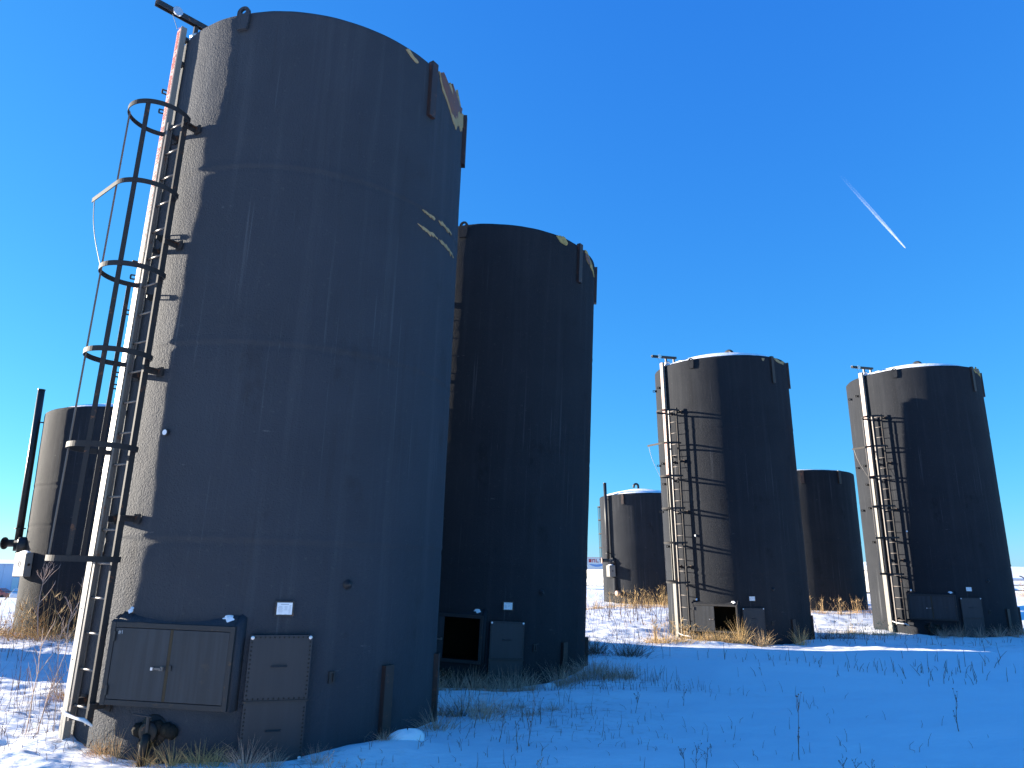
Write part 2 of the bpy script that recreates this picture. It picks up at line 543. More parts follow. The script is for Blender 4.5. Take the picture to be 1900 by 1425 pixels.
def tbox(mb, r, tan, phi, h, ht, hn, hz, turn=0.0):
    """box at (r, tan, phi, h): half sizes along tangent, normal, height"""
    n, t = fr(phi)
    if turn:
        n2, t2 = fr(phi + turn)
        return mb.box(n * r + t * tan + ZA * h, t2, n2, ZA, ht, hn, hz)
    return mb.box(n * r + t * tan + ZA * h, t, n, ZA, ht, hn, hz)


CAB_PHI, CAB_HW, CAB_R, CAB_B, CAB_T = 8.2, 0.585, 1.905, 0.447, 1.128


def shell_mesh(H, R, nphi, nh, seed, seams, hole, mat):
    phi = np.linspace(0, 2 * np.pi, nphi, endpoint=False)
    hh = np.linspace(-0.25, H, nh)
    PH, HH = np.meshgrid(phi, hh)
    u, w = PH * R, HH
    # wrap-free noise: blend two offsets around the seam at the back
    k = np.clip((PH - 5.2) / (2 * np.pi - 5.2), 0, 1)
    def nz(f, fy, s, o):
        return fbm(u * f, w * fy, s, o) * (1 - k) + fbm((u - 2 * np.pi * R) * f, w * fy, s, o) * k
    rr = R + 0.006 * nz(0.9, 0.7, seed, 3) + 0.0016 * nz(4.5, 4.5, seed + 7, 2)
    for s in seams:
        rr = rr + 0.0065 * np.exp(-((HH - s - 0.010 * nz(1.5, 0.3, seed + 11, 2)) / 0.022) ** 2) - 0.006 * np.exp(-((HH - s + 0.05) / 0.03) ** 2)
    rr = rr - 0.05 * np.clip((HH - (H - 0.05)) / 0.05, 0, 1) ** 2
    hz_ = HH + 0.008 * nz(3.0, 0.2, seed + 5, 2) * (HH > H - 0.08)
    a = PH                                        # phi measured from -y towards -x
    co = np.stack([-rr * np.sin(a), -rr * np.cos(a), hz_], -1).reshape(-1, 3)
    faces = []
    pc = (phi + np.pi / nphi)
    hc = (hh[:-1] + hh[1:]) / 2
    i, j = np.meshgrid(np.arange(nh - 1), np.arange(nphi), indexing='ij')
    keep = np.ones(i.shape, bool)
    if hole:
        p0, p1, h0, h1 = hole
        pd = np.degrees(np.where(pc > np.pi, pc - 2 * np.pi, pc))
        keep &= ~((pd[None, :] > p0) & (pd[None, :] < p1) & (hc[:, None] > h0) & (hc[:, None] < h1))
    j2 = (j + 1) % nphi
    q = np.stack([i * nphi + j, (i + 1) * nphi + j, (i + 1) * nphi + j2, i * nphi + j2], -1)[keep]
    me = bpy.data.meshes.new('shell')
    me.vertices.add(len(co)); me.vertices.foreach_set('co', co.ravel())
    me.loops.add(q.size); me.loops.foreach_set('vertex_index', q.ravel().astype(np.int32))
    me.polygons.add(len(q)); me.polygons.foreach_set('loop_start', (np.arange(len(q)) * 4).astype(np.int32))
    me.polygons.foreach_set('use_smooth', np.ones(len(q), bool))
    me.update(calc_edges=True); me.validate()
    me.materials.append(mat)
    return me


def place(root, key):
    x, y, z, lx, ly, turn = TANKS[key]
    ax = Vector((lx, ly, 1)).normalized()
    q = Vector((0, 0, 1)).rotation_difference(ax)
    rot = q.to_matrix() @ Matrix.Rotation(-R_(turn), 3, 'Z')
    root.location = (x, y, z)
    root.rotation_euler = rot.to_euler()


def roof(root, H, R, n=72, rise=1.0):
    mb = MB()
    mb.lathe([(R - 0.02, H - 0.05), (R - 0.07, H - 0.005), (R - 0.10, H - 0.003), (0.6, H + 0.30 * rise), (0.02, H + 0.41 * rise)], n)
    mb.build('roof', M['foam'], root, True)
    ms = MB()
    prof = [(R - 0.13, H + 0.004), (R - 0.17, H + 0.035), (R * 0.82, H + 0.03 + 0.10 * rise), (R * 0.6, H + 0.03 + 0.22 * rise), (0.5, H + 0.03 + 0.37 * rise), (0.02, H + 0.03 + 0.43 * rise)]
    ms.lathe(prof, n)
    ms.build('roof_snow', M['snow'], root, True)


def gooseneck(root, H, phi=200, r=0.45):
    c = P(r, 0, phi, H + 0.28)
    path = [c, c + ZA * 0.24]
    n, t = fr(phi)
    for k in range(1, 9):
        a = math.pi * k / 8
        path.append(c + ZA * (0.24 + 0.11 * math.sin(a)) + t * 0.11 * (1 - math.cos(a)))
    path.append(path[-1] - ZA * 0.08)
    MB().tube(path, 0.055, 10).build('vent_pipe', M['pipe'], root, True)


def lug(root, phi, H, mat, R=TALL_R, hole=True):
    """plate with a rounded, holed top standing above the rim"""
    n, t = fr(phi)
    w, zb, zt = 0.075, H - 0.27, H - 0.05
    outer, inner = [], []
    N = 24
    zc = zt
    for k in range(N):
        a = 2 * math.pi * k / N
        ca, sa = math.cos(a), math.sin(a)
        inner.append((0.032 * ca, zc + 0.01 + 0.032 * sa))
        if sa >= 0:
            outer.append((w * ca, zc + w * 0.95 * sa))
        else:
            s = min(w / max(abs(ca), 1e-6), (zc - zb) / max(-sa, 1e-6))
            outer.append((s * ca, zc + s * sa))
    mb = MB()
    rings = []
    for ring, d in ((inner, 0), (outer, 0), (outer, 1), (inner, 1), (inner, 0)):
        rings.append([n * (R + 0.012 + 0.03 * d + 0.05 * max(0, z - H)) + t * u + ZA * z for u, z in ring])
    mb.quad_strip(rings)
    mb.build('lifting_lug', mat, root)


def channel(root, phi, h0, h1, mat, w=0.05, d=0.055, name='skid_rail', r0=TALL_R - 0.01):
    n, t = fr(phi)
    mb = MB()
    tbox(mb, r0 + d, 0, phi, (h0 + h1) / 2, w, 0.006, (h1 - h0) / 2)
    for s in (-1, 1):
        tbox(mb, r0 + d * 0.45, s * (w - 0.004), phi, (h0 + h1) / 2, 0.007, d * 0.55, (h1 - h0) / 2 - 0.002)
    tbox(mb, r0 + d * 0.45, 0, phi, h0 + 0.008, w - 0.012, d * 0.5, 0.006)
    mb.build(name, mat, root)


def jag(pts, seed, amp=0.42, sub=6):
    rnd = random.Random(seed)
    out = []
    for i, (a, h) in enumerate(pts):
        a2, h2 = pts[(i + 1) % len(pts)]
        L = math.hypot((a2 - a) * 0.0325, h2 - h)
        for k in range(sub):
            f = k / sub
            j = 0 if k == 0 else amp * L * rnd.uniform(-1, 1) * 0.5
            out.append((a + (a2 - a) * f + j / 0.0325 * 0.6, h + (h2 - h) * f + j * 0.6))
    return out


def peel(root, pts, seed, mat, name, d0=-0.02, d1=0.012, R=TALL_R, label=None):
    """a torn patch of the coating: jagged outline with its own thickness"""
    pts = jag(pts, seed)
    ca = sum(p[0] for p in pts) / len(pts); ch = sum(p[1] for p in pts) / len(pts)
    rings = []
    for f, r in ((1.0, R + d0), (1.0, R + d1 * 0.8), (0.86, R + d1), (0.5, R + d1), (0.04, R + d1)):
        rings.append([P(r, 0, ca + (a - ca) * f, ch + (h - ch) * f) for a, h in pts])
    o = MB().quad_strip(rings).build(name, mat, root)
    if label: o['label'] = label
    return o


# shared meshes for alike pieces, all in tank coordinates
L_PHI, L_R, L_HW = 32.3, 1.985, 0.15
HOOP_R = 0.305
HOOP_C = L_R + 0.185
HOOPS = [6.17, 5.28, 4.40, 3.55, 2.66, 1.66]
G_PHI, G_R = 44.2, 1.955


def hoop_pt(th, h, rad=HOOP_R):
    n, t = fr(L_PHI)
    a = R_(th)
    rdir = n * math.cos(a) + t * math.sin(a)
    return n * HOOP_C + rdir * rad + ZA * h, rdir


def make_shared():
    D = {}
    n, t = fr(L_PHI)
    for key, s in (('stile_near', -1), ('stile_far', 1)):
        mb = MB()
        tbox(mb, L_R, s * L_HW, L_PHI, 3.27, 0.006, 0.028, 3.0)
        tbox(mb, L_R - 0.022, s * (L_HW - 0.014), L_PHI, 3.27, 0.008, 0.006, 2.998)
        tbox(mb, L_R + 0.022, s * (L_HW - 0.014), L_PHI, 3.27, 0.008, 0.006, 2.998)
        D[key] = mb.mesh('ladder_stile', M['ladder'] if s < 0 else M['rung'])  # far stile paler: the sun on it is put into the colour
    D['rung'] = MB().tube([t * (-L_HW + 0.007), t * (L_HW - 0.007)], 0.0105, 8).mesh('ladder_rung', M['rung'], True)
    e = 180 - math.degrees(math.acos(-0.178 / HOOP_R))
    full = [-180 + e + (360 - 2 * e) * k / 40 for k in range(41)]
    def bars(ths, h0=0.0):
        path, av, bv = [], [], []
        for th in ths:
            p, rd = hoop_pt(th, h0)
            path.append(p); av.append(rd); bv.append(ZA)
        return path, av, bv
    def ends(path, av, bv, both):
        n_, t_ = fr(L_PHI)
        path.insert(0, n_ * (L_R - 0.012) - t_ * (L_HW + 0.008)); av.insert(0, -n_ ); bv.insert(0, ZA)
        if both:
            path.append(n_ * (L_R - 0.012) + t_ * (L_HW + 0.008)); av.append(-n_); bv.append(ZA)
        return path, av, bv
    D['hoop'] = MB().bar(*ends(*bars(full), True), 0.004, 0.025).mesh('cage_hoop', M['ladder'], False)
    # second hoop from the top: swung open into a straight arm
    part = [-180 + e + (190 - e) * k / 26 for k in range(27)]
    path, av, bv = bars(part)
    tdir = (path[-1] - path[-2]).normalized()
    rd = av[-1]
    for L in (0.18, 0.38, 0.58):
        path.append(path[26] + tdir * L); av.append(rd); bv.append(ZA)
    path, av, bv = ends(path, av, bv, False)
    D['open_hoop'] = MB().bar(path, av, bv, 0.004, 0.025).mesh('open_cage_hoop', M['ladder'])
    D['arm_tip'] = path[-1] - (path[-1] - path[-2]) * 0.3
    def vbar(th, h0, h1, w):
        p0, rd = hoop_pt(th, h0, HOOP_R - 0.0085)
        p1, _ = hoop_pt(th, h1, HOOP_R - 0.0085)
        return MB().bar([p0, p1], [rd, rd], [rd.cross(ZA)] * 2, 0.004, w / 2)
    D['bar_near'] = vbar(-36, 1.64, 6.19, 0.045).mesh('cage_bar', M['ladder'])
    D['bar_outer'] = vbar(41, 1.64, 6.19, 0.035).mesh('cage_bar', M['rung'])  # outer bar in the paler steel to stand in for sunlight
    D['bar_far'] = vbar(112, 1.64, 4.40, 0.040).mesh('cage_bar', M['ladder'])
    # ladder bracket: angle from each stile to the shell
    for key, s in (('bracket_near', -1), ('bracket_far', 1)):
        mb = MB()
        tbox(mb, L_R - 0.055, s * (L_HW + 0.012), L_PHI, 0, 0.006, 0.085, 0.028)
        tbox(mb, L_R - 0.055, s * (L_HW + 0.034), L_PHI, 0.024, 0.018, 0.07, 0.004)
        tbox(mb, TALL_R + 0.01, s * (L_HW + 0.05), L_PHI, 0, 0.045, 0.008, 0.045)
        mb.tube([P(L_R - 0.05, s * (L_HW + 0.018), L_PHI, 0), P(L_R - 0.05, s * (L_HW + 0.03), L_PHI, 0)], 0.010, 6)
        D[key] = mb.mesh('ladder_bracket', M['ladder'])
    # small slotted tab welded to the shell
    mb = MB()
    n0, t0 = fr(0)
    for dz, hz in ((0.024, 0.007), (-0.024, 0.007)):
        mb.box(n0 * (TALL_R + 0.055) + ZA * dz, t0, n0, ZA, 0.006, 0.055, hz)
    for dr, hn in ((0.105, 0.009), (0.028, 0.028)):
        mb.box(n0 * (TALL_R + dr) , t0, n0, ZA, 0.006, hn, 0.017)
    mb.box(n0 * (TALL_R + 0.005), t0, n0, ZA, 0.03, 0.010, 0.032)
    D['tab'] = mb.mesh('slotted_tab', M['pipe'])
    D['bolt'] = MB().lathe([(0.013, 0), (0.016, 0.003), (0.016, 0.009), (0.007, 0.012)], 8, az=n0, ax=t0).mesh('bolt', M['chrome'], False)
    # gauge board
    n, t = fr(G_PHI)
    mb = MB()
    tbox(mb, G_R, 0, G_PHI, 3.86, 0.070, 0.004, 3.80)
    for s in (-1, 1):
        tbox(mb, G_R - 0.030, s * 0.067, G_PHI, 3.86, 0.003, 0.026, 3.80)
    D['gauge'] = mb.mesh('gauge_board', M['white_metal'])
    D['face'] = tbox(MB(), G_R + 0.006, 0, G_PHI, 6.02, 0.056, 0.002, 1.63).mesh('gauge_face', M['pale_tape'])
    rnd = random.Random(3)
    mb = MB()
    h = 4.42
    while h < 7.6:                              # faded red figures: clusters of strokes with a tick between
        cnt = rnd.choice((5, 6, 7))
        for k in range(cnt):
            wv = rnd.uniform(0.026, 0.040)
            tbox(mb, G_R + 0.0105, 0, G_PHI, h, wv, 0.0015, 0.0085)
            if rnd.random() < 0.6:
                tbox(mb, G_R + 0.0105, rnd.choice((-1, 1)) * (wv - 0.005), G_PHI, h + 0.017, 0.005, 0.0015, 0.0085)
            h += 0.036
        h += 0.03
        tbox(mb, G_R + 0.0105, 0, G_PHI, h, 0.007, 0.0015, 0.007)
        h += 0.05
    D['marks'] = mb.mesh('gauge_figures', M['red_mark'])
    return D


SH = make_shared()


def child(name, me, parent, loc=None, phi=None):
    o = link(name, me, parent)
    if loc is not None: o.location = loc
    if phi is not None: o.rotation_euler = (0, 0, -R_(phi))
    return o


def font_mesh(txt, size, depth):
    cu = bpy.data.curves.new('txt', 'FONT')
    cu.body = txt; cu.size = size; cu.extrude = depth; cu.align_x = 'CENTER'; cu.align_y = 'CENTER'; cu.resolution_u = 2
    ob = bpy.data.objects.new('txt', cu)
    COL.objects.link(ob)
    dg = bpy.context.evaluated_depsgraph_get()
    me = bpy.data.meshes.new_from_object(ob.evaluated_get(dg))
    bpy.data.objects.remove(ob)
    bpy.data.curves.remove(cu)
    return me


def cabinet(root, doors=('left', 'right'), number=None, snow=True):
    n, t = fr(CAB_PHI)
    fm = M['frame']
    mid = (CAB_B + CAB_T) / 2
    hz = (CAB_T - CAB_B) / 2
    # frame of flat bar
    mb = MB()
    fw_ = 0.022
    for s in (-1, 1):
        tbox(mb, CAB_R - 0.012, s * (CAB_HW - fw_), CAB_PHI, mid, fw_, 0.012, hz)
    tbox(mb, CAB_R - 0.013, 0, CAB_PHI, CAB_T - fw_, CAB_HW - 2 * fw_, 0.011, fw_)
    tbox(mb, CAB_R - 0.013, 0, CAB_PHI, CAB_B + fw_, CAB_HW - 2 * fw_, 0.011, fw_)
    mb.build('cabinet_frame', fm, root, bevel=0.003)
    # foam-coated hood: the sides and the sloping top back to the shell
    mb = MB()
    def prof(tan, zt_extra):
        rb = math.sqrt(max(TALL_R ** 2 - tan ** 2, 0)) - 0.03
        return [n * (CAB_R - 0.026) + t * tan + ZA * (CAB_B - 0.01), n * (CAB_R - 0.026) + t * tan + ZA * (CAB_T + 0.004),
                n * (CAB_R - 0.06) + t * tan + ZA * (CAB_T + 0.022), n * rb + t * tan + ZA * (CAB_T + 0.022 + zt_extra), n * (rb - 0.02) + t * tan + ZA * (CAB_B - 0.01)]
    for s in (-1, 1):
        a, c = prof(s * (CAB_HW - 0.03), 0.10), prof(s * (CAB_HW + 0.028), 0.06)
        c = [p.lerp(q, 0.12) if k < 3 else p for k, (p, q) in enumerate(zip(c, a))]
        if s < 0: a, c = c, a
        mb.quad_strip([a, c], True, True, True)
    cols = 13
    topring = []
    for k in range(cols):
        tan = -CAB_HW + 0.032 + (2 * CAB_HW - 0.064) * k / (cols - 1)
        rb = math.sqrt(TALL_R ** 2 - tan ** 2) - 0.03
        w = 0.010 * math.sin(k * 1.7)
        topring.append([n * (CAB_R - 0.03) + t * tan + ZA * (CAB_T - 0.02), n * (CAB_R - 0.026) + t * tan + ZA * (CAB_T + 0.005), n * (CAB_R - 0.06) + t * tan + ZA * (CAB_T + 0.026 + w * 0.5),
                        n * (rb - 0.02) + t * tan + ZA * (CAB_T + 0.125 + w), n * rb + t * tan + ZA * (CAB_T - 0.02)])
    mb.quad_strip(topring, True, True, True)
    mb.build('cabinet_hood', M['foam_weathered'] if number else M['foam'], root, True)
    # hollow inside
    mb = MB()
    di = 0.55
    for s in (-1, 1):
        tbox(mb, CAB_R - 0.03 - di / 2, s * 0.563, CAB_PHI, mid, 0.005, di / 2, hz - 0.03)
    tbox(mb, CAB_R - 0.03 - di - 0.005, 0, CAB_PHI, mid, 0.568, 0.005, hz - 0.03)
    tbox(mb, CAB_R - 0.03 - di / 2, 0, CAB_PHI, CAB_T - 0.025, 0.568, di / 2, 0.005)
    tbox(mb, CAB_R - 0.03 - di / 2, 0, CAB_PHI, CAB_B + 0.025, 0.568, di / 2, 0.005)
    mb.build('cabinet_lining', M['interior'], root)
    dh = hz - 2 * fw_ - 0.004
    for side in doors:
        s = 1 if side == 'left' else -1
        hw = (CAB_HW - 2 * fw_) / 2 - 0.008
        c = s * (hw + 0.014)
        d = tbox(MB(), CAB_R - 0.010, c, CAB_PHI, mid, hw, 0.006, dh).build('cabinet_door', M['door'], root, bevel=0.003)
        if side == 'left':
            mb = MB()
            tbox(mb, CAB_R + 0.004, 0.080, CAB_PHI, mid - 0.03, 0.04, 0.007, 0.009)
            tbox(mb, CAB_R + 0.008, 0.040, CAB_PHI, mid - 0.025, 0.012, 0.012, 0.017)
            mb.tube([P(CAB_R, 0.055, CAB_PHI, mid - 0.03), P(CAB_R + 0.024, 0.055, CAB_PHI, mid - 0.03)], 0.012, 8)
            mb.build('door_latch', M['rung'], d)
            tbox(MB(), CAB_R + 0.012, 0.132, CAB_PHI, mid - 0.03, 0.010, 0.008, 0.012).build('latch_tip', M['chrome'], d)
            for zz in (CAB_B + 0.12, CAB_T - 0.12):
                MB().tube([P(CAB_R + 0.004, CAB_HW - 0.05, CAB_PHI, zz - 0.04), P(CAB_R + 0.004, CAB_HW - 0.05, CAB_PHI, zz + 0.04)], 0.010, 8).build('hinge', M['pipe'], d)
            if number:
                me = font_mesh(number, 0.045, 0.0006)
                me.materials.append(M['chalk'])
                o = link('chalk_number', me, d)
                mat = Matrix((-t, ZA, n)).transposed().to_4x4()
                mat.translation = P(CAB_R - 0.003, CAB_HW - 0.10, CAB_PHI, CAB_T - 0.085)
                o.matrix_basis = mat
        else:
            tbox(MB(), CAB_R - 0.002, -0.03, CAB_PHI, mid - 0.02, 0.012, 0.008, 0.02).build('latch_keeper', M['pipe'], d)
    if 'right' in doors:
        tbox(MB(), CAB_R - 0.008, 0, CAB_PHI, mid, 0.013, 0.003, dh).build('centre_strip', M['rust_strip'], root)
    # snow lying on the hood
    if snow:
        for tan, w, dz in ((0.48, 0.022, 0.100), (-0.46, 0.060, 0.062)):
            rb = math.sqrt(TALL_R ** 2 - tan ** 2)
            c = n * (rb + 0.02) + t * tan + ZA * (CAB_T + dz)
            rings = [[c + t * (w * f * math.cos(a) * (1 + 0.2 * math.sin(5 * a + tan))) + n * (0.022 * f * math.sin(a) * (1 + 0.3 * math.cos(3 * a)) - 0.1 * (-tan > 0) * w * f * math.cos(a)) + ZA * (0.014 * (1 - f * f) - 0.030 * math.sin(a) * f - 0.004) for a in [2 * math.pi * k / 22 for k in range(22)]] for f in (1.0, 0.8, 0.45, 0.05)]
            MB().quad_strip(rings).build('snow_patch', M['snow'], root, True)


def manway(root):
    phi, R0 = -20.4, 1.895
    n, t = fr(phi)
    # raised neck behind the plates
    mb = MB()
    tbox(mb, R0 - 0.06, 0, phi, 0.54, 0.252, 0.05, 0.515)
    mb.build('manway_neck', M['foam'], root, bevel=0.015)
    for h0, h1, hx in ((0.515, 1.055, 0.265), (0.02, 0.512, 0.262)):
        rr = R0 if h0 > 0.5 else R0 - 0.004
        pl = tbox(MB(), rr, 0, phi, (h0 + h1) / 2, hx, 0.006, (h1 - h0) / 2).build('cover_plate', M['plate'], root, bevel=0.003)
        mb = MB()
        hm = (h0 + h1) / 2 + 0.01
        mb.tube([P(rr + 0.004, -0.06, phi, hm), P(rr + 0.03, -0.06, phi, hm), P(rr + 0.03, 0.06, phi, hm), P(rr + 0.004, 0.06, phi, hm)], 0.006, 6)
        mb.build('plate_handle', M['pipe'], pl)
        # rows of small dark bolt heads
        mb = MB()
        rows = [(x, h1 - 0.02) for x in np.linspace(-hx + 0.045, hx - 0.045, 12)] if h0 > 0.5 else []
        if h0 > 0.5:
            rows += [(x, h0 + 0.018) for x in np.linspace(-hx + 0.03, hx - 0.03, 12)]
        for s in (-1, 1):
            rows += [(s * (hx - 0.018), z) for z in np.linspace(h0 + 0.05, h1 - 0.06, 13)]
        for x, z in rows:
            mb.lathe([(0.0075, 0.0), (0.0075, 0.006), (0.004, 0.008)], 6, P(rr + 0.005, x, phi, z), n, t)
        tag(mb.build('bolt_rows', M['oil'], pl), kind='stuff')
        cs = [(-hx + 0.02, h1 - 0.022), (hx - 0.02, h1 - 0.022)] if h0 > 0.5 else [(-hx + 0.02, h0 + 0.03), (hx - 0.02, h0 + 0.03)]
        for x, z in cs:
            child('bolt', SH['bolt'], pl, P(rr + 0.005, x, phi, z), phi)
    tbox(MB(), R0 + 0.004, 0, phi, 0.511, 0.275, 0.012, 0.007).build('plate_lip', M['frame'], root)


def placard(root):
    phi = -20.3
    n, t = fr(phi)
    b_ = tbox(MB(), TALL_R + 0.018, 0, phi, 1.277, 0.082, 0.004, 0.064).build('placard_backing', M['pipe'], root)
    tbox(MB(), TALL_R + 0.0245, 0, phi, 1.277, 0.066, 0.002, 0.051).build('placard', M['paper'], b_)
    mb = MB()
    rnd = random.Random(2)
    tbox(mb, TALL_R + 0.027, 0, phi, 1.314, 0.034, 0.0006, 0.003)
    for k in range(9):
        z = 1.303 - k * 0.0092
        for cx, w in ((0.034, 0.020), (-0.012, 0.016), (-0.046, 0.010)):
            if rnd.random() < 0.85:
                tbox(mb, TALL_R + 0.027, cx + rnd.uniform(-.003, .003), phi, z, w * rnd.uniform(.6, 1), 0.0006, 0.0014)
    mb.build('placard_print', M['print'], b_)


def ladder(root):
    near = link('ladder_stile', SH['stile_near'], root)
    far = link('ladder_stile', SH['stile_far'], root)
    n, t = fr(L_PHI)
    z = 0.40
    while z < 6.2:
        child('ladder_rung', SH['rung'], root, n * L_R + ZA * z)
        z += 0.305
    for h in (0.42, 2.03, 3.45, 4.80, 6.15):
        child('ladder_bracket', SH['bracket_near'], near, ZA * h)
        child('ladder_bracket', SH['bracket_far'], far, ZA * h)
    for i, h in enumerate(HOOPS):
        child('cage_hoop', SH['open_hoop'] if i == 1 else SH['hoop'], root, ZA * h)
    for k in ('bar_near', 'bar_outer', 'bar_far'):
        link('cage_bar', SH[k], root)
    # slack wire from the open arm to the third hoop
    a = SH['arm_tip'] + ZA * HOOPS[1]
    b2 = hoop_pt(52, HOOPS[2])[0]
    tdir_out = (fr(L_PHI)[1] + fr(L_PHI)[0] * 0.3).normalized()
    path = []
    for k in range(13):
        f = k / 12
        p = a.lerp(b2, f)
        p += tdir_out * (0.06 * math.sin(math.pi * f) * (1 - 0.5 * f))
        path.append(p)
    MB().tube(path, 0.0045, 5).build('hanging_wire', M['rung'], root)


def gauge(root):
    g = link('gauge_board', SH['gauge'], root)
    link('gauge_face', SH['face'], g)
    tag(link('gauge_figures', SH['marks'], g), kind='stuff')
    for h in (7.55, 7.22, 5.9, 4.5, 3.1, 1.7, 0.42):
        mb = MB()
        tbox(mb, (G_R + TALL_R) / 2 - 0.01, 0.0, G_PHI, h, 0.038, (G_R - TALL_R) / 2 + 0.0, 0.02)
        mb.build('gauge_bracket', M['pipe'], g)
    mb = MB()
    for h in (3.95, 3.2, 2.5, 1.9, 1.2, 0.75):
        mb.lathe([(0.007, 0), (0.007, 0.004), (0.003, 0.006)], 6, P(G_R + 0.004, 0.012, G_PHI, h), *fr(G_PHI))
    tag(mb.build('rivets', M['pipe'], g), kind='stuff')
    # pulley arm above the rim
    n, t = fr(G_PHI)
    mb = MB()
    z = TALL_H + 0.26
    for s in (-1, 1):
        tbox(mb, 1.85, s * 0.028, G_PHI, z, 0.004, 0.40, 0.032)
    tbox(mb, 1.85, 0, G_PHI, z + 0.030, 0.024, 0.40, 0.004)
    arm = mb.build('pulley_arm', M['pipe'], root)
    mb = MB()
    for rr in (1.78, 1.52):
        tbox(MB(), rr, 0.02, G_PHI, TALL_H + 0.10, 0.022, 0.022, 0.135).build('arm_post', M['pipe'], arm)
    MB().lathe([(0.03, -0.012), (0.055, -0.012), (0.055, 0.012), (0.03, 0.012)], 20, P(2.02, -0.045, G_PHI, z), t, n).build('pulley_wheel', M['chrome'], arm)
    MB().tube([P(2.075, 0, G_PHI, z), P(G_R + 0.03, 0, G_PHI, 7.64)], 0.003, 5).build('gauge_wire', M['pipe'], arm)
    MB().lathe([(0.07, 0), (0.095, 0.015), (0.095, 0.06), (0.07, 0.075), (0.07, 0.10), (0.085, 0.11), (0.06, 0.15)], 16, P(1.74, 0.03, G_PHI, TALL_H - 0.01)).build('gauge_hatch', M['chrome'], root, True)


def dial(root, phi=19.9, h=2.838):
    n, t = fr(phi)
    d = MB().lathe([(0.028, 0), (0.034, 0.006), (0.034, 0.024), (0.030, 0.028)], 20, P(TALL_R + 0.01, 0, phi, h), n, t).build('thermometer', M['frame'], root)
    MB().lathe([(0.026, 0), (0.026, 0.002)], 20, P(TALL_R + 0.039, 0, phi, h), n, t).build('dial_face', M['paper'], d)


def valve(root):
    phi, h = 10.5, 0.26
    n, t = fr(phi)
    v_ = MB().lathe([(0.13, -0.05), (0.14, 0.0), (0.12, 0.02), (0.06, 0.03), (0.055, 0.06), (0.085, 0.065), (0.085, 0.085), (0.05, 0.09)], 18, P(TALL_R - 0.01, 0, phi, h), n, t).build('drain_valve', M['oil'], root, True)
    mb = MB()
    mb.tube([P(TALL_R + 0.08, 0, phi, h), P(TALL_R + 0.09, 0.0, phi, h + 0.13)], 0.014, 6)
    mb.tube([P(TALL_R + 0.09, -0.03, phi, h + 0.125), P(TALL_R + 0.10, 0.14, phi, h + 0.14)], 0.008, 6)
    mb.build('valve_handle', M['frame'], v_)
    MB().tube([P(TALL_R + 0.07, 0, phi, h - 0.02), P(TALL_R + 0.09, 0.0, phi, h - 0.09), P(TALL_R + 0.085, 0.01, phi, h - 0.26)], [0.04, 0.04, 0.035], 10).build('drain_pipe', M['oil'], v_, True)
    for k in range(6):
        rnd = random.Random(k)
        a = phi + (k - 3) * 1.9 + rnd.uniform(-.4, .4)
        c = P(TALL_R + 0.02, 0, a, h - 0.12 + 0.16 * rnd.random())
        MB().lathe([(0.01, -0.05), (0.05, -0.03), (0.065, 0.0), (0.045, 0.035), (0.01, 0.05)], 7, c, fr(a)[0], fr(a)[1]).build('foam_lump', M['old_foam'], root, True)


def tall_tank(key, name_label, full=True, near=False, doors=('left', 'right'), number=None, peels=()):
    root = empty('storage_tank')
    tag(root, name_label, 'storage tank', 'tall black storage tanks')
    nphi, nh = (460, 330) if near else ((220, 170) if full else (96, 40))
    mat = M['foam_weathered'] if near else M['foam']
    hole = (CAB_PHI - 17.0, CAB_PHI + 17.0, CAB_B + 0.03, CAB_T - 0.03)
    link('shell', shell_mesh(TALL_H, TALL_R, nphi, nh, ord(key), (1.88, 3.755, 5.66), hole if full else None, mat), root)
    roof(root, TALL_H, TALL_R)
    place(root, key)
    if not full:
        return root
    gooseneck(root, TALL_H)
    for a in (13.5, 193.5):
        lug(root, a, TALL_H, mat)
    for a in (-56.6, -90.5):
        channel(root, a, 6.83, 7.57, M['rust'])
    for a in (-53.5, -87.5):
        channel(root, a, -0.1, 0.745, M['rust'], 0.055)
    cabinet(root, doors, number)
    manway(root)
    placard(root)
    ladder(root)
    gauge(root)
    dial(root)
    for a, h in ((54, 7.0), (66, 6.98), (54, 4.82), (66, 4.80), (54, 4.25), (54, 3.55), (66, 3.5), (38, 4.97), (38, 4.30), (54, 2.55)):
        child('slotted_tab', SH['tab'], root, ZA * h, a)
    valve(root)
    n, t = fr(-37.6)
    MB().lathe([(0.05, -0.01), (0.045, 0.01), (0.022, 0.02), (0.022, 0.05), (0.01, 0.055)], 10, P(TALL_R, 0, -37.6, 1.49), n, t).build('pipe_stub', M['frame'], root, True)
    mb = MB()
    tbox(mb, TALL_R + 0.008, 0, -35, 0.68, 0.028, 0.012, 0.05)
    tbox(mb, TALL_R + 0.026, -0.012, -35, 0.68, 0.006, 0.012, 0.035)
    mb.build('wall_clip', M['frame'], root)
    for i, (pts, mname, nm) in enumerate(peels):
        peel(root, pts, 20 + i + ord(key), M[mname], nm, d1=0.010 + 0.004 * (mname == 'rust_plate'))
    return root


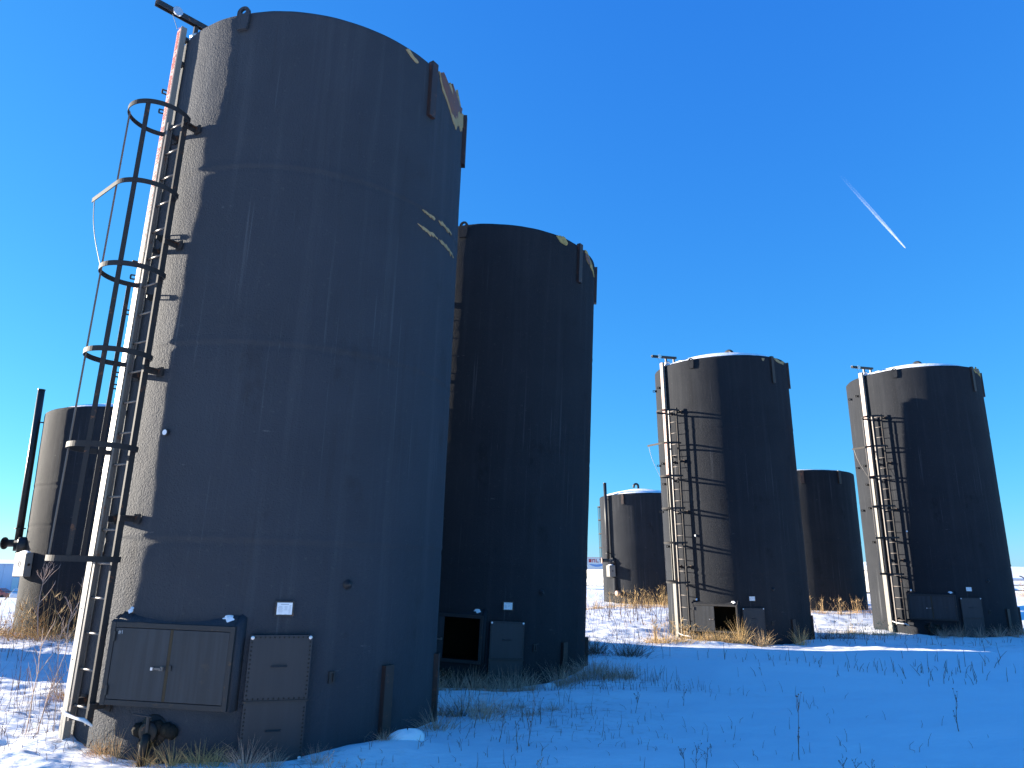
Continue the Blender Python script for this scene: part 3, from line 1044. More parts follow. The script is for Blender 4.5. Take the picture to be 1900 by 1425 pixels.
A_PEELS = [
    ([(-60.5, 7.56), (-88, 7.56), (-89, 7.38), (-84, 7.20), (-80, 7.22), (-77, 7.08), (-73, 7.12), (-68, 7.25), (-63, 7.36)], 'cream_foam', 'torn_foam'),
    ([(-61.2, 7.55), (-84, 7.55), (-83, 7.46), (-79, 7.40), (-76.0, 7.22), (-71, 7.20), (-66.0, 7.33), (-63, 7.42)], 'rust_plate', 'rusty_patch'),
    ([(-43.2, 7.50), (-44.6, 7.53), (-47, 7.47), (-49.3, 7.44), (-48.5, 7.41), (-45.8, 7.44)], 'cream_foam', 'torn_foam'),
    ([(-56, 5.615), (-60, 5.62), (-63.5, 5.62), (-63.5, 5.605), (-60, 5.60)], 'cream_foam', 'torn_foam'),
    ([(-66, 5.635), (-72, 5.64), (-78, 5.645), (-72, 5.625), (-67, 5.62)], 'cream_foam', 'torn_foam'),
    ([(-54, 5.42), (-60, 5.41), (-66, 5.405), (-66, 5.387), (-60, 5.38), (-55, 5.41)], 'cream_foam', 'torn_foam'),
    ([(-67, 5.405), (-75, 5.40), (-83, 5.40), (-82, 5.387), (-74, 5.382)], 'cream_foam', 'torn_foam'),
]
B_PEELS = [
    ([(-33, 7.52), (-35.5, 7.56), (-39.5, 7.55), (-41.5, 7.47), (-40.5, 7.42), (-36.0, 7.43)], 'yellow_foam', 'torn_foam'),
    ([(-58, 7.55), (-60.5, 7.56), (-64, 7.49), (-70, 7.40), (-79, 7.28), (-70, 7.30), (-64, 7.34), (-60, 7.38)], 'yellow_foam', 'torn_foam'),
    ([(-58.5, 7.50), (-62, 7.49), (-66, 7.42), (-66, 7.35), (-62, 7.36), (-59, 7.41)], 'rust_plate', 'rusty_patch'),
]
B_PEELS = [([(a - 5, h) for a, h in p], m_, n_) for p, m_, n_ in B_PEELS]
D_PEELS = [
    ([(-60, 7.53), (-64, 7.54), (-66, 7.49), (-72, 7.49), (-76, 7.52), (-80, 7.50), (-76, 7.44), (-70, 7.43), (-65, 7.45)], 'cream_foam', 'torn_foam'),
    ([(-46, 7.50), (-49, 7.49), (-48, 7.42), (-46.5, 7.43)], 'cream_foam', 'torn_foam'),
]
E_PEELS = [([(-60, 7.55), (-78, 7.55), (-80, 7.40), (-70, 7.42), (-63, 7.44)], 'yellow_foam', 'torn_foam'),
           ([(-61, 7.545), (-72, 7.54), (-73, 7.46), (-64, 7.465)], 'rust_plate', 'rusty_patch')]
ROOT = {}
ROOT['A'] = tall_tank('A', 'nearest and largest tall black tank, weathered, with closed double doors and ladder cage', near=True, number='#1', peels=A_PEELS)
ROOT['B'] = tall_tank('B', 'tall black tank just behind the nearest tank, yellow foam patches at its rim, open hatch', doors=('left',), peels=B_PEELS)
ROOT['D'] = tall_tank('D', 'tall black tank with one sunlit grey door shut and one hatch half open', doors=('left',), peels=D_PEELS)
ROOT['E'] = tall_tank('E', 'rightmost tall black tank, half covered by its neighbour\'s rounded shadow', peels=E_PEELS)
hid = tall_tank('G', 'plain tall black tank standing hidden behind the nearest tank', full=False)  # unseen tank, added for the shadow it throws over the foreground snow

# plastic wrap tied round the lowest bracket of each ladder
for k, nm in (('A', 'nearest'), ('D', 'half open'), ('E', 'rightmost')):
    path = [P(L_R + 0.04, L_HW + 0.10, L_PHI, 0.36), P(L_R + 0.05, L_HW, L_PHI, 0.33), P(L_R + 0.045, 0, L_PHI, 0.315), P(L_R + 0.05, -L_HW, L_PHI, 0.32), P(L_R, -L_HW - 0.06, L_PHI, 0.27)]
    MB().tube(path, [0.010, 0.016, 0.012, 0.018, 0.009], 8).build('tied_wrap', M['wrap'], ROOT[k], True)


def short_tank(key, label, burner=True, bphi=56, boxphi=53, bturn=72, bhw=0.20, bhn=0.14, rails=(), cage=False, seams=(2.4, 3.3), R=SHORT_R, H=SHORT_H, low=False):
    root = empty('storage_tank')
    tag(root, label, 'storage tank', 'shorter black storage tanks')
    n1, n2 = (96, 40) if low else (240, 150)
    link('shell', shell_mesh(H, R, n1, n2, ord(key), seams, None, M['foam']), root)
    roof(root, H, R, rise=0.3 if key == 'F' else 0.85)
    if burner: gooseneck(root, H, 0, 0.05)
    place(root, key)
    for a in rails:
        channel(root, a, H - 0.5, H - 0.01, M['rust'], 0.06, 0.07, r0=R - 0.01)
    if burner:
        phi = bphi
        n, t = fr(phi)
        rs = R + 0.14
        # exhaust stack
        st = MB().tube([P(rs, 0, phi, 2.02), P(rs, 0, phi, 5.62)], 0.078, 16).build('exhaust_stack', M['pipe'], root, True)
        MB().lathe([(0.085, 5.62), (0.085, 5.64), (0.03, 5.645)], 16, P(rs, 0, phi, 0)).build('stack_cap', M['pipe'], st)
        tbox(MB(), R + 0.04, 0, phi, 4.83, 0.02, 0.08, 0.015).build('stack_bracket', M['pipe'], st)
        mb = MB()
        mb.lathe([(0.115, 2.30), (0.115, 2.325)], 14, P(rs, 0, phi, 0))
        mb.build('stack_flange', M['pipe'], st)
        n2_, t2_ = fr(88)
        # fire tube end: elbow and round burner drum
        el = MB().tube([P(rs, 0, phi, 2.06), P(rs, 0, phi, 1.98), P(rs, 0, phi, 1.98) + n2_ * 0.30], 0.085, 14).build('burner_elbow', M['pipe'], root, True)
        MB().lathe([(0.14, 0), (0.14, 0.025)], 16, P(rs, 0, phi, 1.98) + n2_ * 0.29, n2_, t2_).build('end_flange', M['flange'] if key == 'C' else M['pipe'], el)
        c = P(R - 0.05, -0.16, phi, 1.92)
        d = MB().lathe([(0.19, 0), (0.20, 0.02), (0.20, 0.16), (0.17, 0.19), (0.12, 0.20), (0.12, 0.26)], 20, c, n, t).build('burner_drum', M['pipe'], root, True)
        for k in range(8):
            a = 2 * math.pi * k / 8
            MB().lathe([(0.014, 0), (0.014, 0.03)], 6, c + n * 0.17 + (t * math.cos(a) + ZA * math.sin(a)) * 0.21, n, t).build('drum_bolt', M['pipe'], d)
        # control box, turned to face the open side
        bx = MB()
        cb = P(R + 0.02 + bhn, 0, boxphi, 1.50)
        nb, tb = fr(bturn)
        bx.box(cb, tb, nb, ZA, bhw, bhn, 0.26)
        box = bx.build('control_box', M['white_metal'], root, bevel=0.01)
        bd = MB().box(cb + nb * (bhn + 0.005), tb, nb, ZA, bhw - 0.01, 0.006, 0.25).build('box_door', M['white_metal'], box, bevel=0.004)
        pts = [cb + nb * (bhn + 0.013) + tb * (0.045 * math.sin(a) * (1 - 0.25 * math.cos(a))) + ZA * (0.06 * math.cos(a) + 0.02) for a in [2 * math.pi * k / 16 for k in range(17)]]
        MB().tube(pts, 0.006, 5).build('box_emblem', M['print'], bd)
        MB().lathe([(0.03, 0), (0.03, 0.01)], 10, cb - tb * (bhw - 0.003), -tb, nb).build('cable_hole', M['oil'], box)
        rings = [[cb + ZA * (0.262 + 0.05 * (1 - f * f)) + tb * bhw * f * math.cos(a) + nb * bhn * f * math.sin(a) for a in [2 * math.pi * k / 16 for k in range(16)]] for f in (1, 0.8, 0.4, 0.03)]
        MB().quad_strip(rings).build('box_snow', M['snow'], box, True)
        # foam-covered block and lower tube
        if key != 'Z':
            tbox(MB(), R - 0.03, -0.05, phi, 0.80, 0.33, 0.14, 0.38).build('foam_block', M['foam'], root, bevel=0.05)
        if key != 'Z': MB().lathe([(0.12, 0), (0.12, 0.16), (0.10, 0.17)], 16, P(R + 0.02, -0.55, phi, 0.50), n, t).build('lower_pipe_end', M['flange'], root, True)
    if cage:
        phi = 138
        n, t = fr(phi)
        for s in (-1, 1):
            tbox(MB(), R + 0.12, s * 0.18, phi, 2.6, 0.012, 0.03, 2.45).build('ladder_stile', M['ladder'], root)
        z = 0.4
        while z < H:
            MB().tube([P(R + 0.12, -0.17, phi, z), P(R + 0.12, 0.17, phi, z)], 0.011, 6).build('ladder_rung', M['ladder'], root)
            z += 0.305
        cc = n * (R + 0.40)
        for h in (4.72, 4.05, 3.35, 2.65, 1.95):
            ths = [-145 + 290 * k / 24 for k in range(25)]
            rd = [n * math.cos(R_(a)) + t * math.sin(R_(a)) for a in ths]
            MB().bar([cc + q * 0.35 + ZA * h for q in rd], rd, [ZA] * 25, 0.005, 0.025).build('cage_hoop', M['ladder'], root)
        for a in (-70, -35, 0, 35, 70):
            q = n * math.cos(R_(a)) + t * math.sin(R_(a))
            MB().bar([cc + q * 0.342 + ZA * 1.93, cc + q * 0.342 + ZA * 4.74], [q] * 2, [q.cross(ZA)] * 2, 0.004, 0.018).build('cage_bar', M['ladder'], root)
    return root


ROOT['Z'] = short_tank('Z', 'short black tank at the far left with tall exhaust pipe and white control box', bphi=58, boxphi=37, bturn=34, bhw=0.27, bhn=0.07)
ROOT['C'] = short_tank('C', 'small short black tank with snowy roof and caged ladder, seen right of the second tank', bphi=58, cage=True, rails=(31,), seams=(1.6,))
ROOT['F'] = short_tank('F', 'short dark tank seen in the gap between the two tall right-hand tanks', burner=False, rails=(36, -6), seams=(2.4, 1.1))
short_tank('K', 'short black tank standing out of view at the left', burner=False, R=1.4, H=5.0, low=True, seams=())  # unseen tank, added and sized for the shadow band on the left snow


# ------------------------------------------------------------------ far buildings, fences and clutter
def flat_mat(name, col, rough=0.7, stripe=None):
    m, nt, b = new_mat(name)
    v = mapped(nt)
    c = mixc(nt, noise(nt, v, 0.6, 4), tuple(x * 0.9 for x in col), tuple(min(1, x * 1.1) for x in col))
    nt.links.new(c, b.inputs['Base Color'])
    b.inputs['Roughness'].default_value = rough
    return m


M['blue_wall'] = flat_mat('blue_cladding', (0.48, 0.57, 0.68))
M['blue_wall2'] = flat_mat('darker_blue_cladding', (0.34, 0.42, 0.56))
M['bay'] = flat_mat('bay_glass', (0.16, 0.26, 0.34), 0.3)
M['bay_pale'] = flat_mat('pale_bay_panel', (0.45, 0.60, 0.62), 0.4)
M['cream'] = flat_mat('cream_cladding', (0.62, 0.57, 0.48))
M['white'] = flat_mat('white_cladding', (0.78, 0.76, 0.72))
M['red'] = flat_mat('red_paint', (0.50, 0.05, 0.05), 0.4)
M['car_red'] = flat_mat('dull_red_car_paint', (0.32, 0.07, 0.08), 0.3)
M['car_white'] = flat_mat('white_car_paint', (0.72, 0.72, 0.74), 0.3)
M['car_glass'] = flat_mat('dark_car_glass', (0.04, 0.06, 0.07), 0.1)
M['tyre'] = flat_mat('black_tyre', (0.025, 0.025, 0.025), 0.9)
M['sign_blue'] = flat_mat('blue_sign_print', (0.18, 0.32, 0.60), 0.5)
M['sign_pink'] = flat_mat('faded_sign_edge', (0.70, 0.40, 0.42), 0.5)

# blue commercial building, far left
bz = gz(-78, 112) - 0.1
bl = tag(empty('commercial_building', (-84, 112, bz)), 'blue flat roofed building with bay door far beyond the leftmost tank', 'building')
mb = MB()
for i in range(12):                                   # upright cladding panels, each with its joint
    mb = MB().abox(-8 + i * 1.5 + 0.02, -6.5 + i * 1.5 - 0.02, 0, 14, 0, 4.4)
    mb.build('wall_panel', M['blue_wall'], bl)
MB().abox(-26, -7.95, 0.8, 14, 0, 3.9).build('side_wing', M['blue_wall2'], bl)
MB().abox(-8.1, 10.1, -0.1, 14.1, 4.4, 4.55).build('roof_cap', M['blue_wall2'], bl)
df = MB().abox(8.55, 12.4, -0.12, -0.01, 0.0, 2.7).build('bay_frame', M['blue_wall2'], bl)
MB().abox(10.0, 18, 0.4, 14, 0, 4.4).build('wall', M['blue_wall'], bl)
MB().abox(8.7, 9.7, -0.20, -0.125, 0.1, 2.55).build('pale_panel', M['bay_pale'], df)
for k in range(4):
    MB().abox(9.85, 12.3, -0.20, -0.125, 0.1 + k * 0.62, 0.66 + k * 0.62).build('door_slat', M['bay'], df)


def car(loc, rz, paint, label, pickup=False):
    r = tag(empty('parked_car', loc, rz), label, 'car', 'cars parked by the blue building')
    prof = [(-2.2, 0.35), (-2.25, 0.75), (-1.9, 0.95), (-1.2, 1.0), (-0.6, 1.45), (0.9, 1.48), (1.7, 0.98), (2.2, 0.9), (2.25, 0.35)]
    mb = MB()
    rings = []
    for y in (-0.85, -0.8, 0.8, 0.85):
        s = 0.97 if abs(y) > 0.82 else 1
        rings.append([(x * s, y * (1 if z < 1.05 else 0.85), z) for x, z in prof])
    mb.quad_strip(rings, True, True, True)
    mb.build('body', paint, r)
    for s in (-1, 1):
        MB().abox(-0.6, 1.0, s * 0.80 - 0.06, s * 0.80 + 0.06, 1.02, 1.36).build('side_window', M['car_glass'], r)
    for x in (-1.4, 1.4):
        for s in (-1, 1):
            MB().lathe([(0.2, -0.1), (0.33, -0.1), (0.33, 0.1), (0.2, 0.1)], 14, (x, s * 0.78, 0.33), (0, 1, 0), (1, 0, 0)).build('wheel', M['tyre'], r)
    return r


for x, y, rz, pt, lb in ((-66.3, 95.5, 0.1, M['car_red'], 'dull red car parked in front of the blue building'),
                         (-62.4, 95, -1.2, M['car_white'], 'white car parked beside the leftmost tank, before the blue building'),):
    car((x, y, gz(x, y) - 0.02), rz, pt, lb)


def rail_fence(x0, y0, x1, y1, h, label, n=9, rails=3, mat='pipe', r=0.03):
    f = tag(empty('rail_fence', (x0, y0, 0)), label, 'fence')
    pts = []
    for k in range(n):
        t = k / (n - 1)
        x, y = x0 + (x1 - x0) * t, y0 + (y1 - y0) * t
        pts.append((x - x0, y - y0, gz(x, y)))
    for p in pts:
        MB().tube([(p[0], p[1], p[2] - 0.3), (p[0], p[1], p[2] + h)], r * 1.2, 6).build('post', M[mat], f)
    for k in range(rails):
        z = h * (k + 1) / rails - 0.06
        MB().tube([(p[0], p[1], p[2] + z) for p in pts], r, 6).build('rail', M[mat], f)
    return f


rail_fence(-60, 62, -30, 60, 0.9, 'low thin wire fence in the snow beyond the leftmost tank', 11, 2, r=0.02)
rail_fence(25, 47, 75, 44, 0.95, 'dark three-rail pipe fence at the right edge of the field', 14, 3)
tr = tag(empty('bent_pipe', (30.2, 43.6, gz(30.2, 43.6))), 'curved dark pipe standing against the pipe fence at the right edge', 'pipe')
pp = [(0.55 * math.sin(a) , 0, 0.6 + 0.62 * -math.cos(a)) for a in [math.pi * (0.05 + 0.9 * k / 12) for k in range(13)]]
MB().tube(pp, 0.035, 8).build('pipe', M['pipe'], tr, True)
MB().tube([(0.05, 0, 0.02), (0.05, 0, -0.3)], 0.04, 6).build('foot', M['pipe'], tr)

# dark leaning stake beside the leftmost tank
st = MB().tube([(0, 0, -0.2), (0.03, 0, 0.4), (0.10, 0, 0.85)], 0.03, 6).build('stake', M['rust'])
st.location = (-13.95, 21.2, gz(-13.95, 21.2))
tag(st, 'dark leaning post standing beside the foot of the leftmost tank', 'post')

# sign board, cream building and white ribbed tank between the near and the small tank
sg = tag(empty('sign_board', (19.0, 160, gz(19, 160))), 'white board with red letters over a blue swoosh, far off between tanks', 'sign')
MB().abox(-2.4, 2.4, -0.12, 0.12, 2.0, 4.3).build('board', M['white'], sg)
MB().abox(-2.5, 2.5, -0.15, 0.15, 4.3, 4.42).build('edge', M['sign_pink'], sg)
MB().abox(-2.5, 2.5, -0.15, 0.15, 1.88, 2.0).build('edge', M['sign_pink'], sg)
for x in (-1.8, 1.8):
    MB().abox(x - 0.12, x + 0.12, -0.1, 0.1, -1, 1.88).build('post', M['pipe'], sg)
x = -1.75
for k in range(4):
    mb = MB()
    if k == 1:
        mb.abox(x, x + 0.16, -0.16, -0.125, 3.35, 4.05); mb.abox(x + 0.44, x + 0.6, -0.16, -0.125, 3.35, 4.05); mb.abox(x + .17, x + .43, -0.16, -0.125, 3.9, 4.05)
    elif k == 3:
        mb.abox(x, x + 0.6, -0.16, -0.125, 3.9, 4.05); mb.abox(x + 0.22, x + 0.38, -0.16, -0.125, 3.35, 3.88)
    elif k == 2:
        mb.abox(x, x + 0.16, -0.16, -0.125, 3.35, 4.05); mb.abox(x + 0.17, x + 0.6, -0.16, -0.125, 3.35, 3.5)
    else:
        mb.abox(x, x + 0.6, -0.16, -0.125, 3.35, 4.05)
    mb.build('letter', M['red'], sg)
    x += 0.78
sw = MB()
ring0, ring1 = [], []
for k in range(17):
    f = k / 16
    xx = -1.6 + 3.5 * f
    zc = 2.95 - 0.35 * math.sin(math.pi * f) + 0.15 * f
    w = 0.05 + 0.2 * math.sin(math.pi * f)
    ring0.append((xx, zc - w)); ring1.append((xx, zc + w))
sw.quad_strip([[(a, -0.16, b_), (c, -0.16, d), (c, -0.125, d), (a, -0.125, b_)] for (a, b_), (c, d) in zip(ring0, ring1)], True, True, True)
sw.build('swoosh', M['sign_blue'], sg)

cb = tag(empty('low_building', (17, 140, gz(17, 140) - 0.2), R_(-40)), 'long low cream building under the far sign board', 'building')
for k in range(14):
    MB().abox(-14 + k * 2 + 0.03, -12 + k * 2 - 0.03, 0, 10, 0, 1.75).build('wall_panel', M['cream'], cb)
MB().abox(-14.2, 14.2, -0.2, 10.2, 1.75, 2.15).build('roof', M['white'], cb)

pt = tag(empty('ribbed_tank', (10.3, 90, gz(9.6, 90)), R_(-50)), 'white ribbed horizontal tank on a trailer, seen beside the small short tank', 'tank trailer')
prof = [(0.05, -5.0), (0.35, -4.9), (0.58, -4.5), (0.62, -4.2), (0.62, 4.2), (0.58, 4.5), (0.35, 4.9), (0.05, 5.0)]
MB().lathe(prof, 24, (0, 0, 1.0), (1, 0, 0), (0, 1, 0)).build('tank_body', M['white'], pt, True)
for k in range(13):
    MB().lathe([(0.61, -0.03), (0.66, -0.03), (0.66, 0.03), (0.61, 0.03)], 24, (-4.2 + k * 0.7, 0, 1.0), (1, 0, 0), (0, 1, 0)).build('rib', M['cream'], pt)
MB().abox(-4.6, 4.6, -0.5, 0.5, 0.28, 0.38).build('chassis', M['blue_wall2'], pt)
for xx in (-3.9, -3.0, 3.4):
    for s in (-1, 1):
        MB().lathe([(0.1, -0.1), (0.32, -0.1), (0.32, 0.1), (0.1, 0.1)], 12, (xx, s * 0.5, 0.1), (0, 1, 0), (1, 0, 0)).build('wheel', M['tyre'], pt)

# low shed and stacked crates seen through the slit between the two right tanks
wb = tag(empty('warehouse', (66, 140, gz(66, 140) - 0.3), R_(-40)), 'long blue roofed warehouse far behind the two right-hand tanks', 'building')
for k in range(10):
    MB().abox(-15 + k * 3 + 0.04, -12 + k * 3 - 0.04, 0, 12, 0, 1.6).build('wall_panel', M['cream'], wb)
MB().abox(-15.3, 15.3, -0.3, 12.3, 1.6, 3.1).build('roof', M['blue_wall'], wb)
sh = tag(empty('shed', (29.3, 61, gz(29.3, 61) - 0.2), R_(-40)), 'low cream shed seen in the slit beside the rightmost tank', 'building')
for k in range(3):
    MB().abox(-2.4 + k * 1.6 + 0.02, -0.8 + k * 1.6 - 0.02, 0, 3, 0, 2.0).build('wall_panel', M['cream'], sh)
MB().abox(-2.6, 2.6, -0.2, 3.2, 2.0, 2.15).build('roof', M['white'], sh)
lr = tag(empty('low_rail', (14.0, 31, gz(14.2, 31))), 'short dark rail showing in the slit between the two right-hand tanks', 'rail')
MB().tube([(-1.0, 0, 0.5), (1.6, 0, 0.5)], 0.035, 6).build('bar', M['pipe'], lr)
for xx in (-0.9, 1.5):
    MB().tube([(xx, 0, -0.3), (xx, 0, 0.5)], 0.035, 6).build('post', M['pipe'], lr)

# long snowy hills on the horizon
hl = MB()
N = 120
front, top, back = [], [], []
for k in range(N + 1):
    a = R_(-65 + 150 * k / N)
    az_ = math.degrees(a)
    hgt = 2 + 7 * max(0, math.sin((az_ + 10) * 0.05)) + 2.0 * float(pn(np.array([k * 0.23]), np.array([0.5]))[0])
    if az_ > 25: hgt += 2.5
    for lst, d, z in ((front, 900, -6), (top, 1150, hgt), (back, 1400, -6)):
        lst.append((d * math.sin(a), d * math.cos(a), z))
hl.quad_strip([front, top, back], False)
tag(hl.build('hills', M['ground'], None, True), kind='structure')


# ------------------------------------------------------------------ dry plants
def blade(mb, base, dirn, L, w, bend, seg=3):
    base = Vector(base); d = Vector(dirn).normalized()
    side = d.cross(ZA)
    if side.length < 1e-3: side = Vector((1, 0, 0))
    side.normalize()
    a0 = random.uniform(0, math.pi)
    side = (side * math.cos(a0) + d.cross(side) * math.sin(a0))
    p = base
    i = len(mb.v)
    for k in range(seg + 1):
        f = k / seg
        ww = w * (1 - f * 0.85) / 2
        mb.v.append(tuple(p - side * ww)); mb.v.append(tuple(p + side * ww))
        d = (d + Vector((d.x, d.y, 0)) * bend / seg - ZA * (bend * 0.9 * f / seg)).normalized()
        p = p + d * (L / seg)
    for k in range(seg):
        a = i + 2 * k
        mb.f.append((a, a + 1, a + 3, a + 2))


def tuft_mesh(kind, seed):
    random.seed(seed)
    mb = MB()
    if kind == 'tuft':
        for k in range(130):
            a = random.uniform(0, 2 * math.pi); r = abs(random.gauss(0, 0.10))
            tilt = random.gauss(0.35, 0.22) + r * 1.2
            b2 = a + random.gauss(0, 0.5)
            blade(mb, (r * math.cos(a), r * math.sin(a), -0.02), (math.cos(b2) * tilt, math.sin(b2) * tilt, 1), random.uniform(0.15, 0.42) * (1.2 - r), 0.006, random.uniform(0.2, 1.3))
    elif kind == 'reed':
        for k in range(48):
            a = random.uniform(0, 2 * math.pi); r = abs(random.gauss(0, 0.24))
            tilt = random.gauss(0.10, 0.24)
            b2 = a + random.gauss(0, 0.8)
            L = random.uniform(0.2, 1.0) ** 1.4
            blade(mb, (r * math.cos(a), r * math.sin(a), -0.03), (math.cos(b2) * tilt, math.sin(b2) * tilt, 1), L, 0.008, random.uniform(0.05, 0.9))
            if k % 6 == 0:
                for q in range(5):
                    blade(mb, (r * math.cos(a) + math.cos(b2) * tilt * L * .55, r * math.sin(a) + math.sin(b2) * tilt * L * .55, L * 0.66), (random.gauss(0, .5), random.gauss(0, .5), 1), 0.16, 0.012, 0.5, 2)
        for k in range(120):
            a = random.uniform(0, 2 * math.pi); r = abs(random.gauss(0, 0.30))
            blade(mb, (r * math.cos(a), r * math.sin(a), -0.02), (math.cos(a) * .7, math.sin(a) * .7, 1), random.uniform(0.1, 0.35), 0.010, random.uniform(0.3, 1.6))
    return mb


def stem_mesh(seed, h, branches=5, heads=True, r=0.004, droop=0.25, sub=2):
    random.seed(seed)
    mb = MB()
    def grow(p, d, L, rr, lev):
        path = [p]
        q = p.copy()
        n = 5
        for k in range(n):
            d = (d + Vector((random.gauss(0, .10), random.gauss(0, .10), random.gauss(0, .05)))).normalized()
            q = q + d * (L / n)
            path.append(q.copy())
        mb.tube(path, [rr * (1 - 0.6 * k / n) for k in range(n + 1)], 4)
        if heads and lev > 0 or (heads and branches == 0):
            s = rr * random.uniform(1.8, 2.8)
            mb.lathe([(s * .3, -s), (s, 0), (s * .3, s * 1.2)], 5, path[-1], d, d.orthogonal().normalized())
        return path
    main = grow(Vector((0, 0, -0.05)), Vector((random.gauss(0, .06), random.gauss(0, .06), 1)), h, r, 0)
    for k in range(branches):
        f = random.uniform(0.3, 0.98)
        i = min(int(f * 5), 4)
        p = main[i].lerp(main[i + 1], f * 5 - i if f < 1 else 1)
        a = random.uniform(0, 2 * math.pi)
        d = Vector((math.cos(a) * droop * 2, math.sin(a) * droop * 2, 1)).normalized()
        br = grow(p, d, h * random.uniform(0.12, 0.38), r * 0.6, 1)
        for s in range(sub):
            j = random.randint(2, 5)
            a2 = a + random.gauss(0, .8)
            grow(br[j], Vector((math.cos(a2) * .6, math.sin(a2) * .6, 1)).normalized(), h * random.uniform(.05, .14), r * 0.4, 1)
    return mb


MESH = {}
for mt in ('straw', 'gold', 'olive', 'twig'):
    for k in range(4):
        MESH['tuft', mt, k] = tuft_mesh('tuft', 100 + k).mesh('grass_tuft', M[mt])
for mt in ('straw', 'gold', 'olive'):
    for k in range(4):
        MESH['reed', mt, k] = tuft_mesh('reed', 200 + k).mesh('reed_clump', M[mt])
random.seed(77)
PL = random.Random(5)


def plant(kind, mt, x, y, s, label, group, sz=1.0, cat='grass', name=None):
    me = MESH[kind, mt, PL.randint(0, 3)]
    o = link(name or ('grass_tuft' if kind == 'tuft' else 'reed_clump'), me)
    o.location = (x, y, gz(x, y) - 0.01)
    o.scale = (s, s, s * sz)
    o.rotation_euler = (0, 0, PL.uniform(0, 6.28))
    return tag(o, label, cat, group)


ORD = ['leftmost', 'second from left', 'third from left', 'fourth from left', 'fifth from left', 'sixth from left', 'seventh from left', 'eighth from left', 'ninth from left', 'tenth from left', 'eleventh from left']


def ordinal(i, n):
    return 'rightmost' if i == n - 1 else ORD[i]


def row(kind, mt, pts, label, group, s=(0.8, 1.2), sz=1.0):
    pts = sorted(pts, key=lambda p: p[0] / p[1])
    for i, (x, y) in enumerate(pts):
        plant(kind, mt, x, y, PL.uniform(*s), ordinal(i, len(pts)) + ' of the ' + label, group, sz)


# dry reeds and weeds round the tanks' feet
row('reed', 'gold', [(-10.9, 16.0), (-10.2, 15.75), (-9.75, 15.85), (-9.3, 15.7), (-8.8, 15.95), (-8.3, 16.1), (-11.6, 16.6)], 'golden brown reed clumps at the foot of the leftmost tank', 'reeds at the foot of the leftmost tank', (1.0, 1.35))
row('reed', 'straw', [(-13.2, 18.5), (-12.6, 17.6), (-14.4, 19.5), (-13.8, 17.4)], 'pale reed clumps at the left edge of the view', 'reeds at the left edge', (0.9, 1.2), 0.8)
plant('tuft', 'gold', -5.25, 9.15, 1.0, 'small rust coloured grass tuft in the snow left of the nearest ladder', None, 0.75)
plant('tuft', 'twig', -4.62, 8.6, 0.55, 'flattened dark brown tuft in the snow beside the foot of the nearest gauge board', None, 0.4)
row('tuft', 'gold', [(-3.02, 6.52), (-2.78, 6.50), (-2.55, 6.50), (-2.40, 6.46)], 'short golden tufts below the nearest tank cabinet', 'golden grass below the near cabinet', (0.45, 0.7), 0.8)
row('tuft', 'straw', [(-3.52, 6.78), (-3.36, 6.70)], 'upright tufts at the lit left foot of the nearest tank', 'dry grass at the lit foot of the nearest tank', (0.5, 0.8))
row('tuft', 'olive', [(-2.15, 6.44), (-1.95, 6.50), (-1.62, 6.62)], 'thin shaded tufts under the bolted plates', 'grass under the bolted plates', (0.4, 0.7))
plant('tuft', 'olive', -1.12, 7.07, 0.45, 'small olive tuft at the rusty lower rail of the nearest tank', None, 0.6)
plant('tuft', 'olive', -0.72, 7.85, 0.95, 'bushy olive tuft at the right foot of the nearest tank', None, 0.7)
plant('tuft', 'olive', -0.28, 8.42, 1.0, 'upright pale grass tuft in the shaded snow right of the nearest tank', None, 1.0)
plant('tuft', 'twig', -0.52, 8.62, 0.9, 'dark brown tuft left of the upright pale one in the shade', None, 0.9)
plant('tuft', 'olive', -0.75, 8.75, 0.8, 'low olive tuft close behind the right edge of the nearest tank', None, 0.7)
row('tuft', 'olive', [(-0.15, 8.9), (0.25, 8.75), (0.55, 9.2), (0.1, 9.35), (-0.35, 9.1)], 'flattened pale tufts in the shade right of the nearest tank', 'flattened tufts in the shade', (0.7, 1.0), 0.35)
row('tuft', 'olive', [(-0.95, 10.75), (-0.72, 10.9), (-0.5, 10.95), (-0.3, 10.98), (-0.08, 11.0), (0.12, 11.05), (0.32, 11.12), (-1.15, 10.7)], 'dry tufts along the foot of the second tall tank', 'grass along the foot of the second tank', (0.6, 0.95), 1.1)
row('tuft', 'olive', [(0.75, 11.3), (0.95, 11.45), (1.2, 11.6), (1.35, 11.95), (1.45, 11.5), (1.62, 11.75), (1.8, 11.62)], 'brown grass tufts right of the second tall tank', 'olive grass right of the second tank', (0.8, 1.2), 0.75)
row('tuft', 'twig', [(1.55, 14.9), (1.75, 15.0), (1.6, 15.3)], 'dark twiggy bushes touching the second tall tank', 'dark bushes at the second tank', (1.2, 1.7), 0.8)
row('tuft', 'twig', [(2.28, 14.75), (2.5, 14.9)], 'dark low bushes alone on snow right of the second tank', 'dark bushes on the snow', (1.2, 1.5), 0.8)
row('reed', 'gold', [(3.3, 17.0), (3.6, 17.3), (3.9, 17.5), (4.15, 17.9), (3.5, 17.7), (4.3, 18.3)], 'bright golden reeds left of the open hatch tank', 'golden reeds left of the open hatch tank', (0.7, 0.95), 0.75)
row('tuft', 'gold', [(4.62, 18.28), (4.85, 18.3), (5.1, 18.28), (5.35, 18.32)], 'brown gold tufts below the half open hatch', 'grass below the open hatch', (0.8, 1.2), 0.8)
plant('tuft', 'gold', 5.62, 18.22, 1.15, 'bright yellow grass tuft below the right corner of the half open hatch', None, 1.5)
